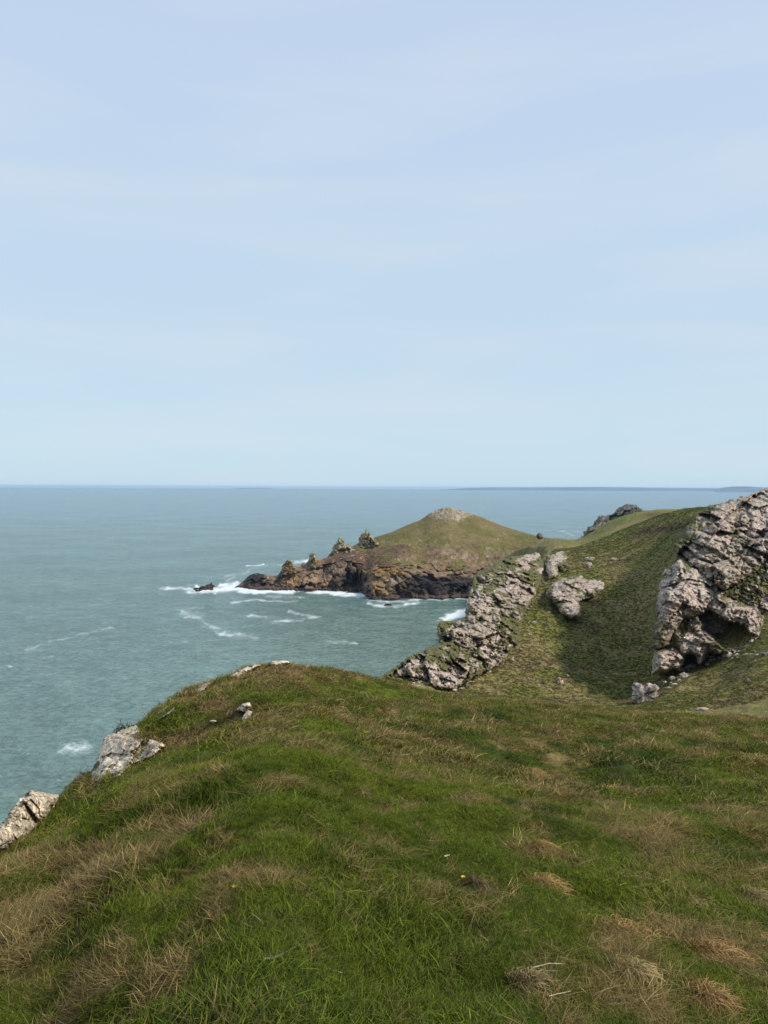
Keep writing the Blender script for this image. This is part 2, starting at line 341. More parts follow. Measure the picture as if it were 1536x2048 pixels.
# far side of the gully and the land out to the neck
hu = np.concatenate([np.linspace(-0.06, 0.80, 640), np.linspace(0.80, 1.2, 70)[1:]]); hl = np.linspace(math.log(62), math.log(640), 440)
U, LY = np.meshgrid(hu, hl, indexing='ij'); HY = np.exp(LY)
prof = {
 700: [(62, 1560), (100, 1520), (120, 1500), (150, 1500), (640, 1300)],
 800: [(62, 1500), (95, 1415), (115, 1368), (140, 1335), (160, 1320), (640, 1300)],
 900: [(62, 1500), (100, 1415), (125, 1385), (150, 1330), (175, 1285), (200, 1260), (250, 1230), (640, 1200)],
 1000: [(62, 1500), (100, 1420), (130, 1392), (150, 1345), (175, 1285), (200, 1232), (230, 1190), (260, 1175), (300, 1170), (350, 1160), (420, 1150), (480, 1130), (540, 1110), (580, 1120), (640, 1150)],
 1100: [(62, 1500), (100, 1425), (135, 1395), (155, 1350), (175, 1300), (200, 1245), (230, 1190), (260, 1150), (300, 1118), (350, 1098), (420, 1087), (480, 1079), (530, 1077), (580, 1090), (640, 1150)],
 1160: [(62, 1500), (100, 1430), (135, 1402), (155, 1362), (175, 1315), (200, 1255), (230, 1195), (260, 1152), (300, 1116), (350, 1094), (420, 1083), (480, 1080), (520, 1084), (560, 1110), (640, 1190)],
 1205: [(62, 1500), (100, 1430), (135, 1405), (155, 1368), (175, 1322), (200, 1262), (230, 1198), (260, 1150), (300, 1110), (350, 1083), (420, 1054), (470, 1046), (520, 1056), (580, 1120), (640, 1190)],
 1260: [(62, 1500), (100, 1430), (135, 1408), (155, 1372), (175, 1326), (200, 1262), (230, 1190), (260, 1136), (300, 1092), (350, 1058), (420, 1028), (470, 1021), (520, 1030), (580, 1120), (640, 1190)],
 1310: [(62, 1490), (90, 1430), (120, 1408), (150, 1365), (175, 1310), (200, 1245), (230, 1165), (260, 1106), (300, 1062), (350, 1034), (400, 1022), (450, 1021), (500, 1034), (580, 1120), (640, 1190)],
 1350: [(62, 1480), (90, 1428), (115, 1402), (145, 1350), (165, 1290), (185, 1235), (205, 1170), (230, 1105), (260, 1062), (300, 1036), (350, 1021), (400, 1018), (450, 1025), (520, 1060), (640, 1190)],
 1410: [(62, 1465), (90, 1425), (115, 1395), (140, 1345), (152, 1305), (165, 1235), (180, 1160), (195, 1090), (212, 1035), (235, 1022), (300, 1018), (350, 1016), (400, 1022), (520, 1080), (640, 1190)],
 1460: [(62, 1455), (85, 1427), (105, 1395), (130, 1345), (146, 1300), (160, 1225), (172, 1160), (187, 1090), (203, 1025), (220, 1006), (240, 1004), (300, 1012), (400, 1040), (640, 1190)],
 1536: [(62, 1445), (80, 1425), (95, 1395), (115, 1340), (135, 1285), (152, 1220), (168, 1150), (184, 1080), (200, 1010), (215, 988), (240, 984), (300, 995), (400, 1040), (640, 1190)],
 1700: [(62, 1430), (80, 1400), (95, 1360), (115, 1300), (135, 1230), (152, 1160), (168, 1090), (184, 1030), (200, 985), (215, 972), (240, 970), (300, 985), (400, 1040), (640, 1190)],
 2000: [(62, 1400), (80, 1370), (95, 1330), (115, 1270), (135, 1200), (152, 1130), (168, 1060), (184, 1000), (200, 972), (215, 962), (240, 962), (300, 975), (400, 1040), (640, 1190)],
}
hc = sorted(prof); hcu = [col_u(c) for c in hc]
tab = np.array([np.interp(hl, [math.log(a) for a, b in prof[c]], [float(pyT(c, b)) for a, b in prof[c]]) for c in hc])
T = np.stack([np.interp(hu, hcu, tab[:, j]) for j in range(len(hl))], 1)
T = blur(T, 7, 4)
Zh = CAMZ-HY*T
# the seaward edge of the land drops as a cliff
ucY = [62, 95, 115, 150, 180, 200, 240, 300, 360, 430, 500, 640]; ucP = [690, 740, 786, 900, 948, 975, 1015, 1078, 1088, 1085, 1060, 960]
uc = np.interp(HY, ucY, [col_u(p) for p in ucP])
P2 = np.stack([U*HY, HY, 0*HY], -1)
off = (U-uc)*HY+fbm(P2, 14, 3, 2)*4
Zh = np.where(off < 0, np.minimum(Zh, Zh+off*2.6), Zh)
Zh = np.maximum(Zh, -6)
P3 = np.stack([U*HY, HY, Zh], -1)
Zh = Zh+fbm(P2, 22, 3, 31)*1.3+fbm(P2, 5, 3, 8)*0.45+ridged(P2, 1.8, 3, 6)*0.28+ridged(P2*[.7, 1, 1], 4.5, 3, 16)*0.35*sstep(70, 130, HY)
qt = Zh/1.1+.8*fbm(P2, 12, 3, 95); frt = qt-np.floor(qt); Zh = Zh+.32*(np.where(frt < .7, frt/.7, (1-frt)/.3)-.5)*sstep(-.2, .3, fbm(P2, 20, 3, 96))*sstep(90, 140, HY)
TH = Terrain(hu, hl, (CAMZ-Zh)/HY)
P3[..., 2] = Zh
px, py = proj(P3)
n = fbm(P2, 9, 4, 41); n2 = fbm(P2, 1.6, 3, 43)
HG = np.array([0.155, 0.158, 0.036]); HO = np.array([0.220, 0.185, 0.066]); HT = np.array([0.30, 0.235, 0.11])
c = mixc(np.broadcast_to(HG, P3.shape), HO, sstep(-0.35, 0.35, n+0.3*n2))
c = mixc(c, HT, sstep(0.1, 0.7, n2+0.3*n)*0.5)
c = mixc(c, [0.120, 0.160, 0.024], sstep(-0.1, 0.4, fbm(P2, 12, 3, 60))*sstep(1140, 1060, py)*sstep(1120, 1250, px))
hth = np.exp(-((py-(1062-(px-1300)*0.13))/8)**2)*sstep(1230, 1280, px)+0.9*np.exp(-((py-1030)/5)**2)*np.exp(-((px-1310)/28)**2)
c = mixc(c, [0.095, 0.050, 0.036], np.clip(hth*1.1, 0, 1)*sstep(-.5, .1, n2)*0.85)
c = mixc(c, [0.17, 0.12, 0.07], sstep(.25, .6, fbm(P2*[.6, 1, 1], 6, 4, 97))*.6)
c = mixc(c, [0.13, 0.085, 0.05], sstep(0.0, 0.5, fbm(P2, 18, 3, 71))*sstep(330, 450, HY)*0.5)
rk = sstep(-1, -6, off)
c = mixc(c, [0.13, 0.10, 0.075], rk)
hill = link_mesh('hillside', P3, grid_faces(len(hu), len(hl), None), M_hill, c)
tag(hill, 'grassy bowl and hillside beyond the foreground meadow', kind='structure')
print('hillside done')

# ------------------------------------------------------------------ the headland with the conical hill
H = [ # px, shore py, clifftop py, crest py, crest distance beyond shore, cliff depth
 (466, 1176, 1176, 1176, 4, 2), (478, 1177, 1173, 1170, 9, 3), (488, 1178, 1168, 1161, 12, 4), (500, 1179, 1161, 1150, 15, 5), (515, 1179, 1158, 1146, 16, 6), (538, 1179, 1162, 1152, 16, 6),
 (555, 1180, 1163, 1152, 17, 6), (565, 1180, 1150, 1138, 17, 6), (578, 1181, 1143, 1128, 18, 6), (600, 1182, 1146, 1134, 22, 7), (616, 1182, 1142, 1127, 24, 7), (632, 1180, 1136, 1121, 28, 7),
 (663, 1181, 1126, 1113, 32, 9), (690, 1181, 1124, 1098, 45, 10), (705, 1181, 1126, 1093, 55, 11), (724, 1182, 1136, 1084, 62, 12), (731, 1193, 1146, 1079, 95, 9), (746, 1197, 1136, 1076, 105, 9), (785, 1198, 1137, 1064, 118, 10),
 (811, 1197, 1143, 1052, 122, 11), (841, 1197, 1149, 1040, 128, 12), (861, 1196, 1152, 1027, 130, 12), (884, 1196, 1153, 1018, 132, 12), (899, 1195, 1154, 1015, 132, 12), (922, 1195, 1154, 1022, 130, 12),
 (962, 1195, 1155, 1034, 125, 12), (1002, 1195, 1155, 1051, 118, 12), (1043, 1195, 1150, 1064, 105, 12), (1083, 1195, 1145, 1074, 90, 12), (1114, 1195, 1135, 1079, 75, 12), (1165, 1195, 1130, 1081, 60, 12), (1200, 1195, 1150, 1095, 60, 12)]
Hn = np.array(H, float)
cpx = np.linspace(466, 1200, 570)
I = lambda k: np.interp(cpx, Hn[:, 0], Hn[:, k])
s_py, c_py, k_py, k_d, c_d = I(1), I(2), I(3), I(4), I(5)
# notches and buttresses along the shore
wob = 3.0*fbm(np.stack([cpx/26, 0*cpx, 0*cpx], -1), 1, 4, 3)+1.2*fbm(np.stack([cpx/6, 0*cpx, 0*cpx], -1), 1, 3, 9)
Ys0 = blur(sea_at(cpx, s_py)[:, 1][None], 0, 22)[0]; Ysh = sea_at(cpx, s_py)[:, 1]+wob*2.2; k_d = blur(k_d[None], 0, 10)[0]; c_d = blur(c_d[None], 0, 8)[0]; YC = Ys0+c_d+4
rows = []; kinds = []
def rowadd(py, Y, kd): rows.append(at(cpx, py, Y)); kinds.append(np.full(len(cpx), kd))
dsh = ray(cpx, s_py)
# underwater skirt, then the cliff, slope, back
n_c, n_s, n_b = 46, 100, 26
sh = at(cpx, s_py, Ysh); sh[:, 2] = -3.0; rows.append(sh); kinds.append(np.zeros(len(cpx)))
for i in range(n_c):
    t = i/(n_c-1); sy = s_py+(c_py-s_py)*t; Yc = Ysh+(YC-Ysh)*t**1.6
    P = at(cpx, sy, Yc); P[:, 2] = np.where(i == 0, -0.5, P[:, 2]); rows.append(P); kinds.append(np.full(len(cpx), t))
for i in range(1, n_s):
    t = i/(n_s-1); Yc = YC+np.maximum(k_d-c_d, 4)*t; sy = c_py+(k_py-c_py)*(1-(1-t)**1.25)
    rows.append(at(cpx, sy, Yc)); kinds.append(np.full(len(cpx), 1+t))
top = rows[-1].copy()
for i in range(1, n_b):
    t = i/(n_b-1); P = top.copy(); P[:, 1] += 110*t*np.clip(k_d/130, .15, 1); P[:, 0] = top[:, 0]*P[:, 1]/top[:, 1]*0.5+top[:, 0]*0.5; P[:, 2] = top[:, 2]*(1-t**1.3)-4*t; rows.append(P); kinds.append(np.full(len(cpx), 2+t))
HP = np.array(rows); K = np.array(kinds)           # rows x cols
# vertical smoothing of the upper slope so that columns do not show
for k in range(n_c+8, n_c+n_s+n_b-1): HP[k, :, 2] = blur(HP[k, :, 2][None], 0, 2.0 if k < n_c+n_s-4 else 0.8)[0]
B = HP.copy()
cl = 1-sstep(1.0, 1.25, K)                           # cliff weight
f1, k1 = facets(B, 9, 5, 1.3, (1, 1, 1.5)); f2, k2 = facets(B, 3.6, 15, 1.2, (1, 1, 1.6))
rr = ridged(B*[1, 1, 0.7], 12, 4, 4)
fade = sstep(0.0, 0.12, K)
ledge = sstep(2.6, 1.2, B[..., 2])
HP[..., 1] -= cl*fade*(1-ledge)*(2.9*f1+1.5*f2+2.4*rr-1.8*(1-k1)-.8*(1-k2))
HP[..., 1] -= ledge*(2.5+1.5*f2)
HP[..., 0] += cl*fade*(1.0*f2)
brok = np.clip(sstep(1.75, 1.1, K)*(1-sstep(2.0, 2.02, K)), 0, 1)
HP[..., 2] += (1-cl)*(fbm(B, 16, 4, 12)*2.2*sstep(2.0, 1.7, K)*sstep(1, 1.3, K)+0.5*f2*brok+ridged(B, 5, 3, 33)*0.35)
# broken stone at the summit
px, py = proj(B)
summit = np.exp(-((px-900)/46)**2-((py-1026)/14)**2)*(K < 2.3)
HP[..., 2] += summit*(0.5*f2+0.5*k2+ridged(B, 2.2, 2, 3)*0.7)
scree = sstep(0.25, 0.6, summit+0.3*fbm(B, 5, 3, 6))
n = fbm(B, 14, 4, 21); n2 = fbm(B, 3, 3, 22); n3 = fbm(B*[1, 1, .5], 6, 3, 26)
GR = np.array([0.118, 0.108, 0.030]); 
c = mixc(np.broadcast_to(GR, B.shape), [0.160, 0.122, 0.052], sstep(-0.4, 0.3, n+.3*n2))
c = mixc(c, [0.10, 0.055, 0.038], sstep(-0.15, 0.25, n*0.6+0.4*n2+0.55*sstep(830, 700, px)*sstep(1085, 1112, py)-0.05-0.5*sstep(1100, 1070, py))*0.8)
spots = (vn(B/1.3, 64) > 0.62)*sstep(0.1, 0.5, n3+.3*sstep(800, 700, px))
rock_b = np.array([0.170, 0.118, 0.078])
rockc = mixc(np.broadcast_to(rock_b, B.shape), [0.28, 0.21, 0.145], sstep(-0.1, 0.6, n3)); rockc = mixc(rockc, [0.035, 0.03, 0.028], sstep(.05, .5, -rr*.8+n2*.5+(1-k1)*.4)*.5)
rockc = mixc(rockc, [0.27, 0.155, 0.062], sstep(0.1, 0.6, n+0.5*n2)*0.7)
och = np.exp(-((px-760)/40)**2-((py-1140)/7)**2)+0.9*np.exp(-((px-577)/12)**2-((py-1128)/8)**2)
rockc = mixc(rockc, [0.36, 0.20, 0.035], np.clip(och*(0.8+n2), 0, 1)*0.8)
tan_f = np.exp(-((px-620)/30)**2-((py-1158)/16)**2)+0.8*np.exp(-((px-575)/10)**2-((py-1165)/14)**2)
rockc = mixc(rockc, [0.30, 0.20, 0.12], np.clip(tan_f*(0.7+0.8*n2), 0, 1)*0.8)
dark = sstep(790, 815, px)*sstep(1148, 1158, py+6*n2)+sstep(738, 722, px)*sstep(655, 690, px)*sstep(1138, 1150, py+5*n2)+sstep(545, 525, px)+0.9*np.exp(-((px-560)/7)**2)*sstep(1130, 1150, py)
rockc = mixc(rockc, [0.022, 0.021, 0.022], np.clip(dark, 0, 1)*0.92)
rockc = mixc(rockc, [0.090, 0.062, 0.050], sstep(4.2, 2.4, B[..., 2]+n2*1.2)*0.95)
rockc = mixc(rockc, [0.03, 0.022, 0.02], sstep(0.9, 0.3, B[..., 2]+n2*.4))
upper = sstep(1.10, 1.0, K+0.10*n+.10*n2)
band = np.exp(-((K-1.22-0.06*n2)/0.15)**2)*sstep(770, 860, px)*sstep(-0.3, 0.15, n3+.2*n2)
lft = sstep(655, 640, px+8*n2)
rockm = np.clip(upper+band*0.85+lft, 0, 1)*(K < 2.2)
rockm = np.where(K < 0.7, 1, rockm)
rc2 = mixc(np.broadcast_to(np.array([0.20, 0.12, 0.075]), B.shape), [0.28, 0.22, 0.16], sstep(-.2, .4, n2))
rockc = np.where((K > 1.02)[..., None] & (px > 655)[..., None], rc2, rockc)
c = c*(1-rockm)[..., None]+rockc*rockm[..., None]
c = mixc(c, [0.36, 0.31, 0.25], np.clip(spots*(K > 1)*0.8+scree*0.55*(0.6+0.8*(n2 > 0)), 0, 1))
head = link_mesh('headland', HP, grid_faces(*K.shape)[:, ::-1], M_head, c)
tag(head, 'conical grass headland with brown and black sea cliffs', kind='structure')
print('headland done')

# ------------------------------------------------------------------ sea
su = np.concatenate([np.linspace(-8, -0.75, 20)[:-1], np.linspace(-0.75, 0.75, 640), np.linspace(0.75, 8, 20)[1:]])
slY = np.concatenate([np.linspace(math.log(20), math.log(130), 12)[:-1], np.linspace(math.log(130), math.log(1500), 330), np.linspace(math.log(1500), math.log(32000), 40)[1:]])
U, LY = np.meshgrid(su, slY, indexing='ij'); SY = np.exp(LY)
SP = np.stack([U*SY, SY, 0*SY], -1)
px, py = proj(SP)
W1 = fbm(np.stack([px/28, py/9, 0*px], -1), 1, 3, 1); W2 = fbm(np.stack([px/9, py/4, 0*px], -1), 1, 3, 2)
qx, qy = px+16*W1+5*W2, py+5.0*fbm(np.stack([px/26, py/12, 0*px+5], -1), 1, 4, 5, .6); Wm = .95+.55*fbm(np.stack([px/17, py/6, 0*px+9], -1), 1, 3, 15)
foam = np.zeros(px.shape)
FO = [ # polyline, half width px (vertical measure), strength
 ([(385, 1179), (420, 1180), (470, 1174), (490, 1178)], 6.5, 1.25), ([(385, 1172), (400, 1182)], 5, 1.2), ([(430, 1170), (478, 1168)], 4, 1.0),
 ([(490, 1181), (560, 1184), (615, 1180), (640, 1184), (700, 1186), (724, 1190)], 4, 1.2), ([(600, 1178), (618, 1176)], 4, 1.2), ([(680, 1190), (735, 1190)], 4.5, 1.0),
 ([(728, 1200), (780, 1202), (830, 1200), (900, 1198), (932, 1198)], 2.0, 0.75), ([(740, 1207), (800, 1212), (830, 1207)], 3.5, 0.8), ([(790, 1203), (850, 1206)], 2, .5), 
 ([(318, 1176), (360, 1174), (390, 1178)], 2.0, 0.85), ([(390, 1188), (430, 1187)], 1.6, 0.7), 
 ([(355, 1221), (375, 1230), (405, 1240), (412, 1255), (440, 1264), (480, 1270), (512, 1275)], 4.5, 0.62), ([(355, 1221), (390, 1218), (410, 1215)], 3, 0.42), ([(400, 1230), (412, 1250)], 6, .4),
 ([(498, 1231), (520, 1235), (540, 1236)], 3.2, 0.7), ([(548, 1241), (600, 1243), (610, 1241)], 2.0, 0.75), ([(578, 1223), (600, 1226), (615, 1232), (635, 1234)], 2.4, 0.72), ([(600, 1238), (632, 1235)], 1.2, .5),
 ([(470, 1205), (510, 1202), (590, 1203), (588, 1196)], 1.7, 0.66), ([(535, 1192), (600, 1196)], 2.4, .42), ([(450, 1195), (480, 1204)], 1.2, .5),
 ([(660, 1283), (690, 1282), (712, 1285)], 2.0, 0.8), ([(885, 1235), (905, 1232), (935, 1224)], 7.5, 1.6), 
 ([(500, 1132), (530, 1129)], 1.8, .85), ([(445, 1153), (480, 1147), (520, 1135), (560, 1131)], 3.0, .45), ([(590, 1126), (618, 1122)], 3.5, .7), ([(460, 1162), (475, 1150)], 3.5, .45),
 ([(60, 1295), (140, 1275), (220, 1256)], 1.8, .5), ([(195, 1260), (228, 1255)], 2.2, .6), ([(55, 1302), (70, 1296)], 3, .6), ([(88, 1318), (112, 1313)], 2.4, .6), ([(128, 1500), (165, 1493)], 10, .62), ([(10, 1331), (25, 1331)], 1.4, .8), ([(105, 1562), (130, 1560)], 2, .4), ([(0, 1600), (30, 1592)], 4, .3), ([(365, 1280), (373, 1280)], 3, .5),
 ([(1130, 1069), (1160, 1072)], 1.5, .5), ([(1090, 1062), (1160, 1062)], 1.0, .4)]
for pts, hw, st in FO:
    dd = line_d([(a, b) for a, b in pts], qx, qy*1.0)
    # flattened measure: horizontal distances count less
    foam = np.maximum(foam, (st if st > .95 else st*.86)*np.exp(-(dd/(hw*(1.35 if st < .95 else 1)))**2*0.8)*(Wm+.4*W2 if st < .95 else .85+.35*W2))
foam = np.clip(foam, 0, 1.3)*(SY < 1400)
wh = fbm(np.stack([px/40, py/14, 0*px], -1), 1, 3, 66)
deep = sstep(0, 1, np.clip((px-250)/500, 0, 1))*sstep(1180, 1260, py)*.7+.3*sstep(1150, 1400, py); far_ = sstep(350, 2500, SY)   # shallower, greener water inside the bay
SP[..., 2] += 0.55*np.clip(foam, 0, 1)*(SY < 1200)*sstep(.7, 1.1, foam)
def mat_sea():
    m = bpy.data.materials.new('sea_water'); m.use_nodes = True; nt = m.node_tree; nt.nodes.clear(); L = nt.links.new
    g = N(nt, 'ShaderNodeNewGeometry'); fo = N(nt, 'ShaderNodeAttribute', attribute_name='foam'); sh = N(nt, 'ShaderNodeAttribute', attribute_name='shallow')
    mp = N(nt, 'ShaderNodeMapping'); mp.inputs['Scale'].default_value = (0.75, 1.0, 1.0); mp.inputs['Rotation'].default_value = (0, 0, 0.25); L(g.outputs['Position'], mp.inputs[0])
    def noise(s, d, r=0.6, vec=None):
        n = N(nt, 'ShaderNodeTexNoise', inp={'Scale': s, 'Detail': d, 'Roughness': r}); L((vec or mp).outputs[0], n.inputs['Vector']); return n.outputs[0]
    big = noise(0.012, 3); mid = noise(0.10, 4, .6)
    c1 = N(nt, 'ShaderNodeMix', data_type='RGBA'); c1.inputs[6].default_value = (0.114, 0.196, 0.172, 1); c1.inputs[7].default_value = (0.155, 0.242, 0.198, 1); L(sh.outputs['Fac'], c1.inputs[0])
    of = N(nt, 'ShaderNodeAttribute', attribute_name='offshore'); c2 = N(nt, 'ShaderNodeMix', data_type='RGBA'); L(of.outputs['Fac'], c2.inputs[0]); L(c1.outputs[2], c2.inputs[6]); c2.inputs[7].default_value = (0.130, 0.215, 0.235, 1)
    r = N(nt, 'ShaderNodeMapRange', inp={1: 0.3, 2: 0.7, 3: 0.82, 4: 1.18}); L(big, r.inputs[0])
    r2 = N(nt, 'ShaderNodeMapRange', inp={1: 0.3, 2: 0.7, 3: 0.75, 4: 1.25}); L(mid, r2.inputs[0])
    chop_shade = noise(0.42, 4, .7); r5 = N(nt, 'ShaderNodeMapRange', inp={1: 0.3, 2: 0.7, 3: 0.60, 4: 1.40}); L(chop_shade, r5.inputs[0]); m0 = N(nt, 'ShaderNodeMath', operation='MULTIPLY'); L(r.outputs[0], m0.inputs[0]); L(r5.outputs[0], m0.inputs[1])  # this and the mid noise paint light and dark wave slopes into the colour
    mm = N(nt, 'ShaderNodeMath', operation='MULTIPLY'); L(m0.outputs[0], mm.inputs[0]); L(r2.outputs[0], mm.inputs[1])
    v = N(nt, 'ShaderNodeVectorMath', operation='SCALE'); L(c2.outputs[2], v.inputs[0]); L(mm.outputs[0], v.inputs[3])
    b = N(nt, 'ShaderNodeBsdfPrincipled', inp={'Roughness': 0.24, 'IOR': 1.33}); L(v.outputs[0], b.inputs['Base Color'])
    w1 = noise(0.30, 5, .68); w2 = noise(0.05, 3, .5)
    bp = N(nt, 'ShaderNodeBump', inp={'Strength': 1.0, 'Distance': 3.2}); L(w1, bp.inputs['Height'])
    bq = N(nt, 'ShaderNodeBump', inp={'Strength': 1.0, 'Distance': 5.0}); L(w2, bq.inputs['Height']); L(bp.outputs[0], bq.inputs['Normal'])
    L(bq.outputs[0], b.inputs['Normal'])
    # foam, broken up into lace
    l1 = noise(0.9, 6, .75, g); 
    add = N(nt, 'ShaderNodeMath', operation='ADD'); L(fo.outputs['Fac'], add.inputs[0])
    lr = N(nt, 'ShaderNodeMapRange', inp={1: 0.3, 2: 0.7, 3: -0.55, 4: 0.30}); L(l1, lr.inputs[0]); L(lr.outputs[0], add.inputs[1])
    gate = N(nt, 'ShaderNodeMapRange', inp={1: 0.05, 2: 0.62, 3: 0.0, 4: 1.0}); L(add.outputs[0], gate.inputs[0])
    amt = N(nt, 'ShaderNodeMapRange', inp={1: 0.2, 2: 0.9, 3: 0.30, 4: 1.0}); L(fo.outputs['Fac'], amt.inputs[0])
    ga = N(nt, 'ShaderNodeMath', operation='MULTIPLY'); L(gate.outputs[0], ga.inputs[0]); L(amt.outputs[0], ga.inputs[1])
    fb = N(nt, 'ShaderNodeBsdfDiffuse'); fb.inputs[0].default_value = (0.66, 0.71, 0.71, 1)
    x = N(nt, 'ShaderNodeMixShader'); L(ga.outputs[0], x.inputs[0]); L(b.outputs[0], x.inputs[1]); L(fb.outputs[0], x.inputs[2])
    o = N(nt, 'ShaderNodeOutputMaterial'); L(x.outputs[0], o.inputs[0])
    return m
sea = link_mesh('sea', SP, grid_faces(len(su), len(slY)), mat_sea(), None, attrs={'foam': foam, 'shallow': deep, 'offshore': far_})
tag(sea, 'grey green sea reaching to the horizon with thin foam trails', kind='structure')

# distant coast on the horizon
M_coast = mat_plain('distant_land_hazed', (0.13, 0.17, 0.20), 1.0, 0.25, 0.0006)  # part of the blue haze is painted into the land colour itself
def coast(pts, Y, depth, label):
    p = np.array(pts, float); cx = np.linspace(p[0, 0], p[-1, 0], 160); tpy = np.interp(cx, p[:, 0], p[:, 1])
    rowsc = []
    topP = at(cx, tpy, np.full(len(cx), float(Y)+depth*0.5))
    topP[:, 2] += 3*fbm(np.stack([cx/20, 0*cx, 0*cx], -1), 1, 4, 8)
    for t, hgt in ((0, -0.06), (0.12, 0.55), (0.3, 0.9), (0.5, 1.0), (0.8, .8), (1.0, -0.06)):
        P = topP.copy(); P[:, 1] = Y+depth*t; P[:, 0] = topP[:, 0]*P[:, 1]/topP[:, 1]; P[:, 2] = np.maximum(topP[:, 2], 1)*hgt; rowsc.append(P)
    V = np.array(rowsc); o = link_mesh('distant_coast', V, grid_faces(6, 160)[:, ::-1], M_coast)
    tag(o, label, kind='structure')
coast([(888, 979), (930, 976.5), (975, 975.0), (1050, 974.8), (1200, 974.2), (1330, 975.5), (1432, 977), (1500, 977.5), (1750, 978)], 23000, 2500, 'long low blue coast along the horizon behind the conical hill')
coast([(1428, 980), (1444, 975.5), (1465, 973.2), (1490, 973.0), (1536, 975), (1800, 975)], 17000, 1800, 'nearer blue headland on the horizon at the right edge')
coast([(470, 976.6), (490, 975.9), (520, 975.9), (545, 976.6)], 27000, 1500, 'faint island on the horizon at the left')

# ------------------------------------------------------------------ crags (closed rock masses with front relief and back)
PALE = np.array([0.46, 0.385, 0.31]); PINK = np.array([0.44, 0.335, 0.275]); DK = np.array([0.075, 0.062, 0.054])
def crag(name, poly, anchors, label, cat='rock outcrop', thick=6, back=14, Rim=45, res=1.5, seed=0, fs=((5, 1.6), (1.9, .7), (.8, .28)), rid=1.0, wobb=4, grass=0.3, mat=None, hollows=(), c1=PALE, c2=PINK, c3=DK, group=None, stretch=(1.2, 1, .85), grassc=(0.125, 0.118, 0.042), extra=None, rimpow=0.5, scale=1.0, bed=1.0):
    if anchors is None: anchors = mead_anchor(poly); ROCKP.append(poly)
    p = np.array(poly, float); x0, y0 = p.min(0)-wobb*2-3; x1, y1 = p.max(0)+wobb*2+3
    gx, gy = np.meshgrid(np.arange(x0, x1, res), np.arange(y0, y1, res), indexing='ij')
    Q = np.stack([gx, gy, 0*gx], -1)
    sd = poly_sd(p, gx, gy)+wobb*(1.3*fbm(Q, 17*scale, 4, seed+1, .65)+0.4*fbm(Q, 4*scale, 2, seed+2))
    A = np.array([[1, a, b] for a, b, y in anchors]); k, *_ = np.linalg.lstsq(A, np.array([1/y for a, b, y in anchors]), rcond=None)
    D = 1/(k[0]+k[1]*gx+k[2]*gy)
    b = np.clip(sd/Rim, 0, 1); prof_ = (1-(1-b)**2)**rimpow
    Bp = at(gx, gy, D)
    # strata direction runs down to the right
    Dm = float(np.median(D[sd > 0])); IM = np.stack([gx*Dm/F, (D-Dm)*.3, -gy*Dm/F], -1); S = IM@np.array([[.9, 0, .44], [0, 1, 0], [-.44, 0, .9]])
    rel = 0; ck = 1
    for j, (sz, am) in enumerate(fs):
        v, cr = facets(S, sz, seed*7+j*3, 1.2, stretch); f_ = [v] if j == 0 else f_; rel = rel+am*v-(1-cr)*am*0.5; ck = np.minimum(ck, .4+.6*cr)
    rg = ridged(S*[1, 1, 1.15], fs[0][0]*.8, 3, seed+4, .5); rel = rel+rid*rg+1.6*fs[0][1]*fbm(IM, fs[0][0]*2.6, 3, seed+13)
    J = np.abs(vn(S/[fs[0][0]*.9, 9, fs[0][0]*2.8]+.3*fbm(IM, fs[0][0], 2, seed+40)[..., None], seed+41)); J2 = np.abs(vn(S/[fs[0][0]*.45, 9, fs[0][0]*1.1]+.3*fbm(IM, fs[0][0]*.5, 2, seed+42)[..., None], seed+43))
    jt = np.exp(-(J/.045)**2)+.5*np.exp(-(J2/.05)**2); rel = rel-fs[0][1]*.6*jt; ck = ck*(1-.6*np.clip(jt, 0, 1))
    bm_ = sstep(-.35, .35, fbm(IM, fs[0][0]*2, 3, seed+21))
    for bh, ba in ((fs[0][0]*.42, fs[0][1]*.75*bed), (fs[0][0]*.15, fs[0][1]*.28*bed)):
        q = S[..., 2]/bh+.55*fbm(IM*[.5, 1, 1], bh*4, 3, seed+22)+.25*f_[0]; fr = q-np.floor(q); amp = .4+.6*h32(np.floor(q), 0*gx, 0*gx, seed+2)
        rel = rel+ba*amp*bm_*np.where(fr < .85, fr/.85, (1-fr)/.15)
    hol = np.zeros(gx.shape)
    for hp, hd, hw in hollows:
        hs = poly_sd(hp, gx, gy)+9*fbm(Q, 12, 4, seed+8, .6); h_ = sstep(-hw*.3, hw, hs); rel = rel-hd*h_; hol = np.maximum(hol, h_)
    e = sstep(0, 7*min(1, Rim/20), sd)
    Yf = D-thick*prof_-rel*e
    if extra is not None: Yf = Yf+extra(gx, gy)*e
    Yb = D+back*(1-(1-np.clip(sd/(Rim*.7), 0, 1))**2)**.5
    keep = sd > -res*1.5
    Pf = at(gx, gy, Yf); Pb = at(gx, gy, np.maximum(Yb, Yf+.02))
    n_ = fbm(IM, fs[0][0]*.6, 4, seed+5); n2_ = fbm(IM, fs[0][0]*.16, 3, seed+6)
    c = mixc(np.broadcast_to(c1, Bp.shape), c2, sstep(-.3, .5, n_)); c = mixc(c, c3, sstep(0.1, .6, n2_*.8-rg*.45-.1+(1-ck)*.4)*.42); c = mixc(c, c1*[.62, .60, .50], sstep(-.1, .5, fbm(IM, fs[0][0]*1.5, 4, seed+31))*.6)
    # turf on ledges: where the relief faces up
    gz = np.gradient(Yf, res, axis=1); upf = sstep(-.02, .25, -blur(gz, 1, 1)/np.maximum(D/F, .01)*0.25)
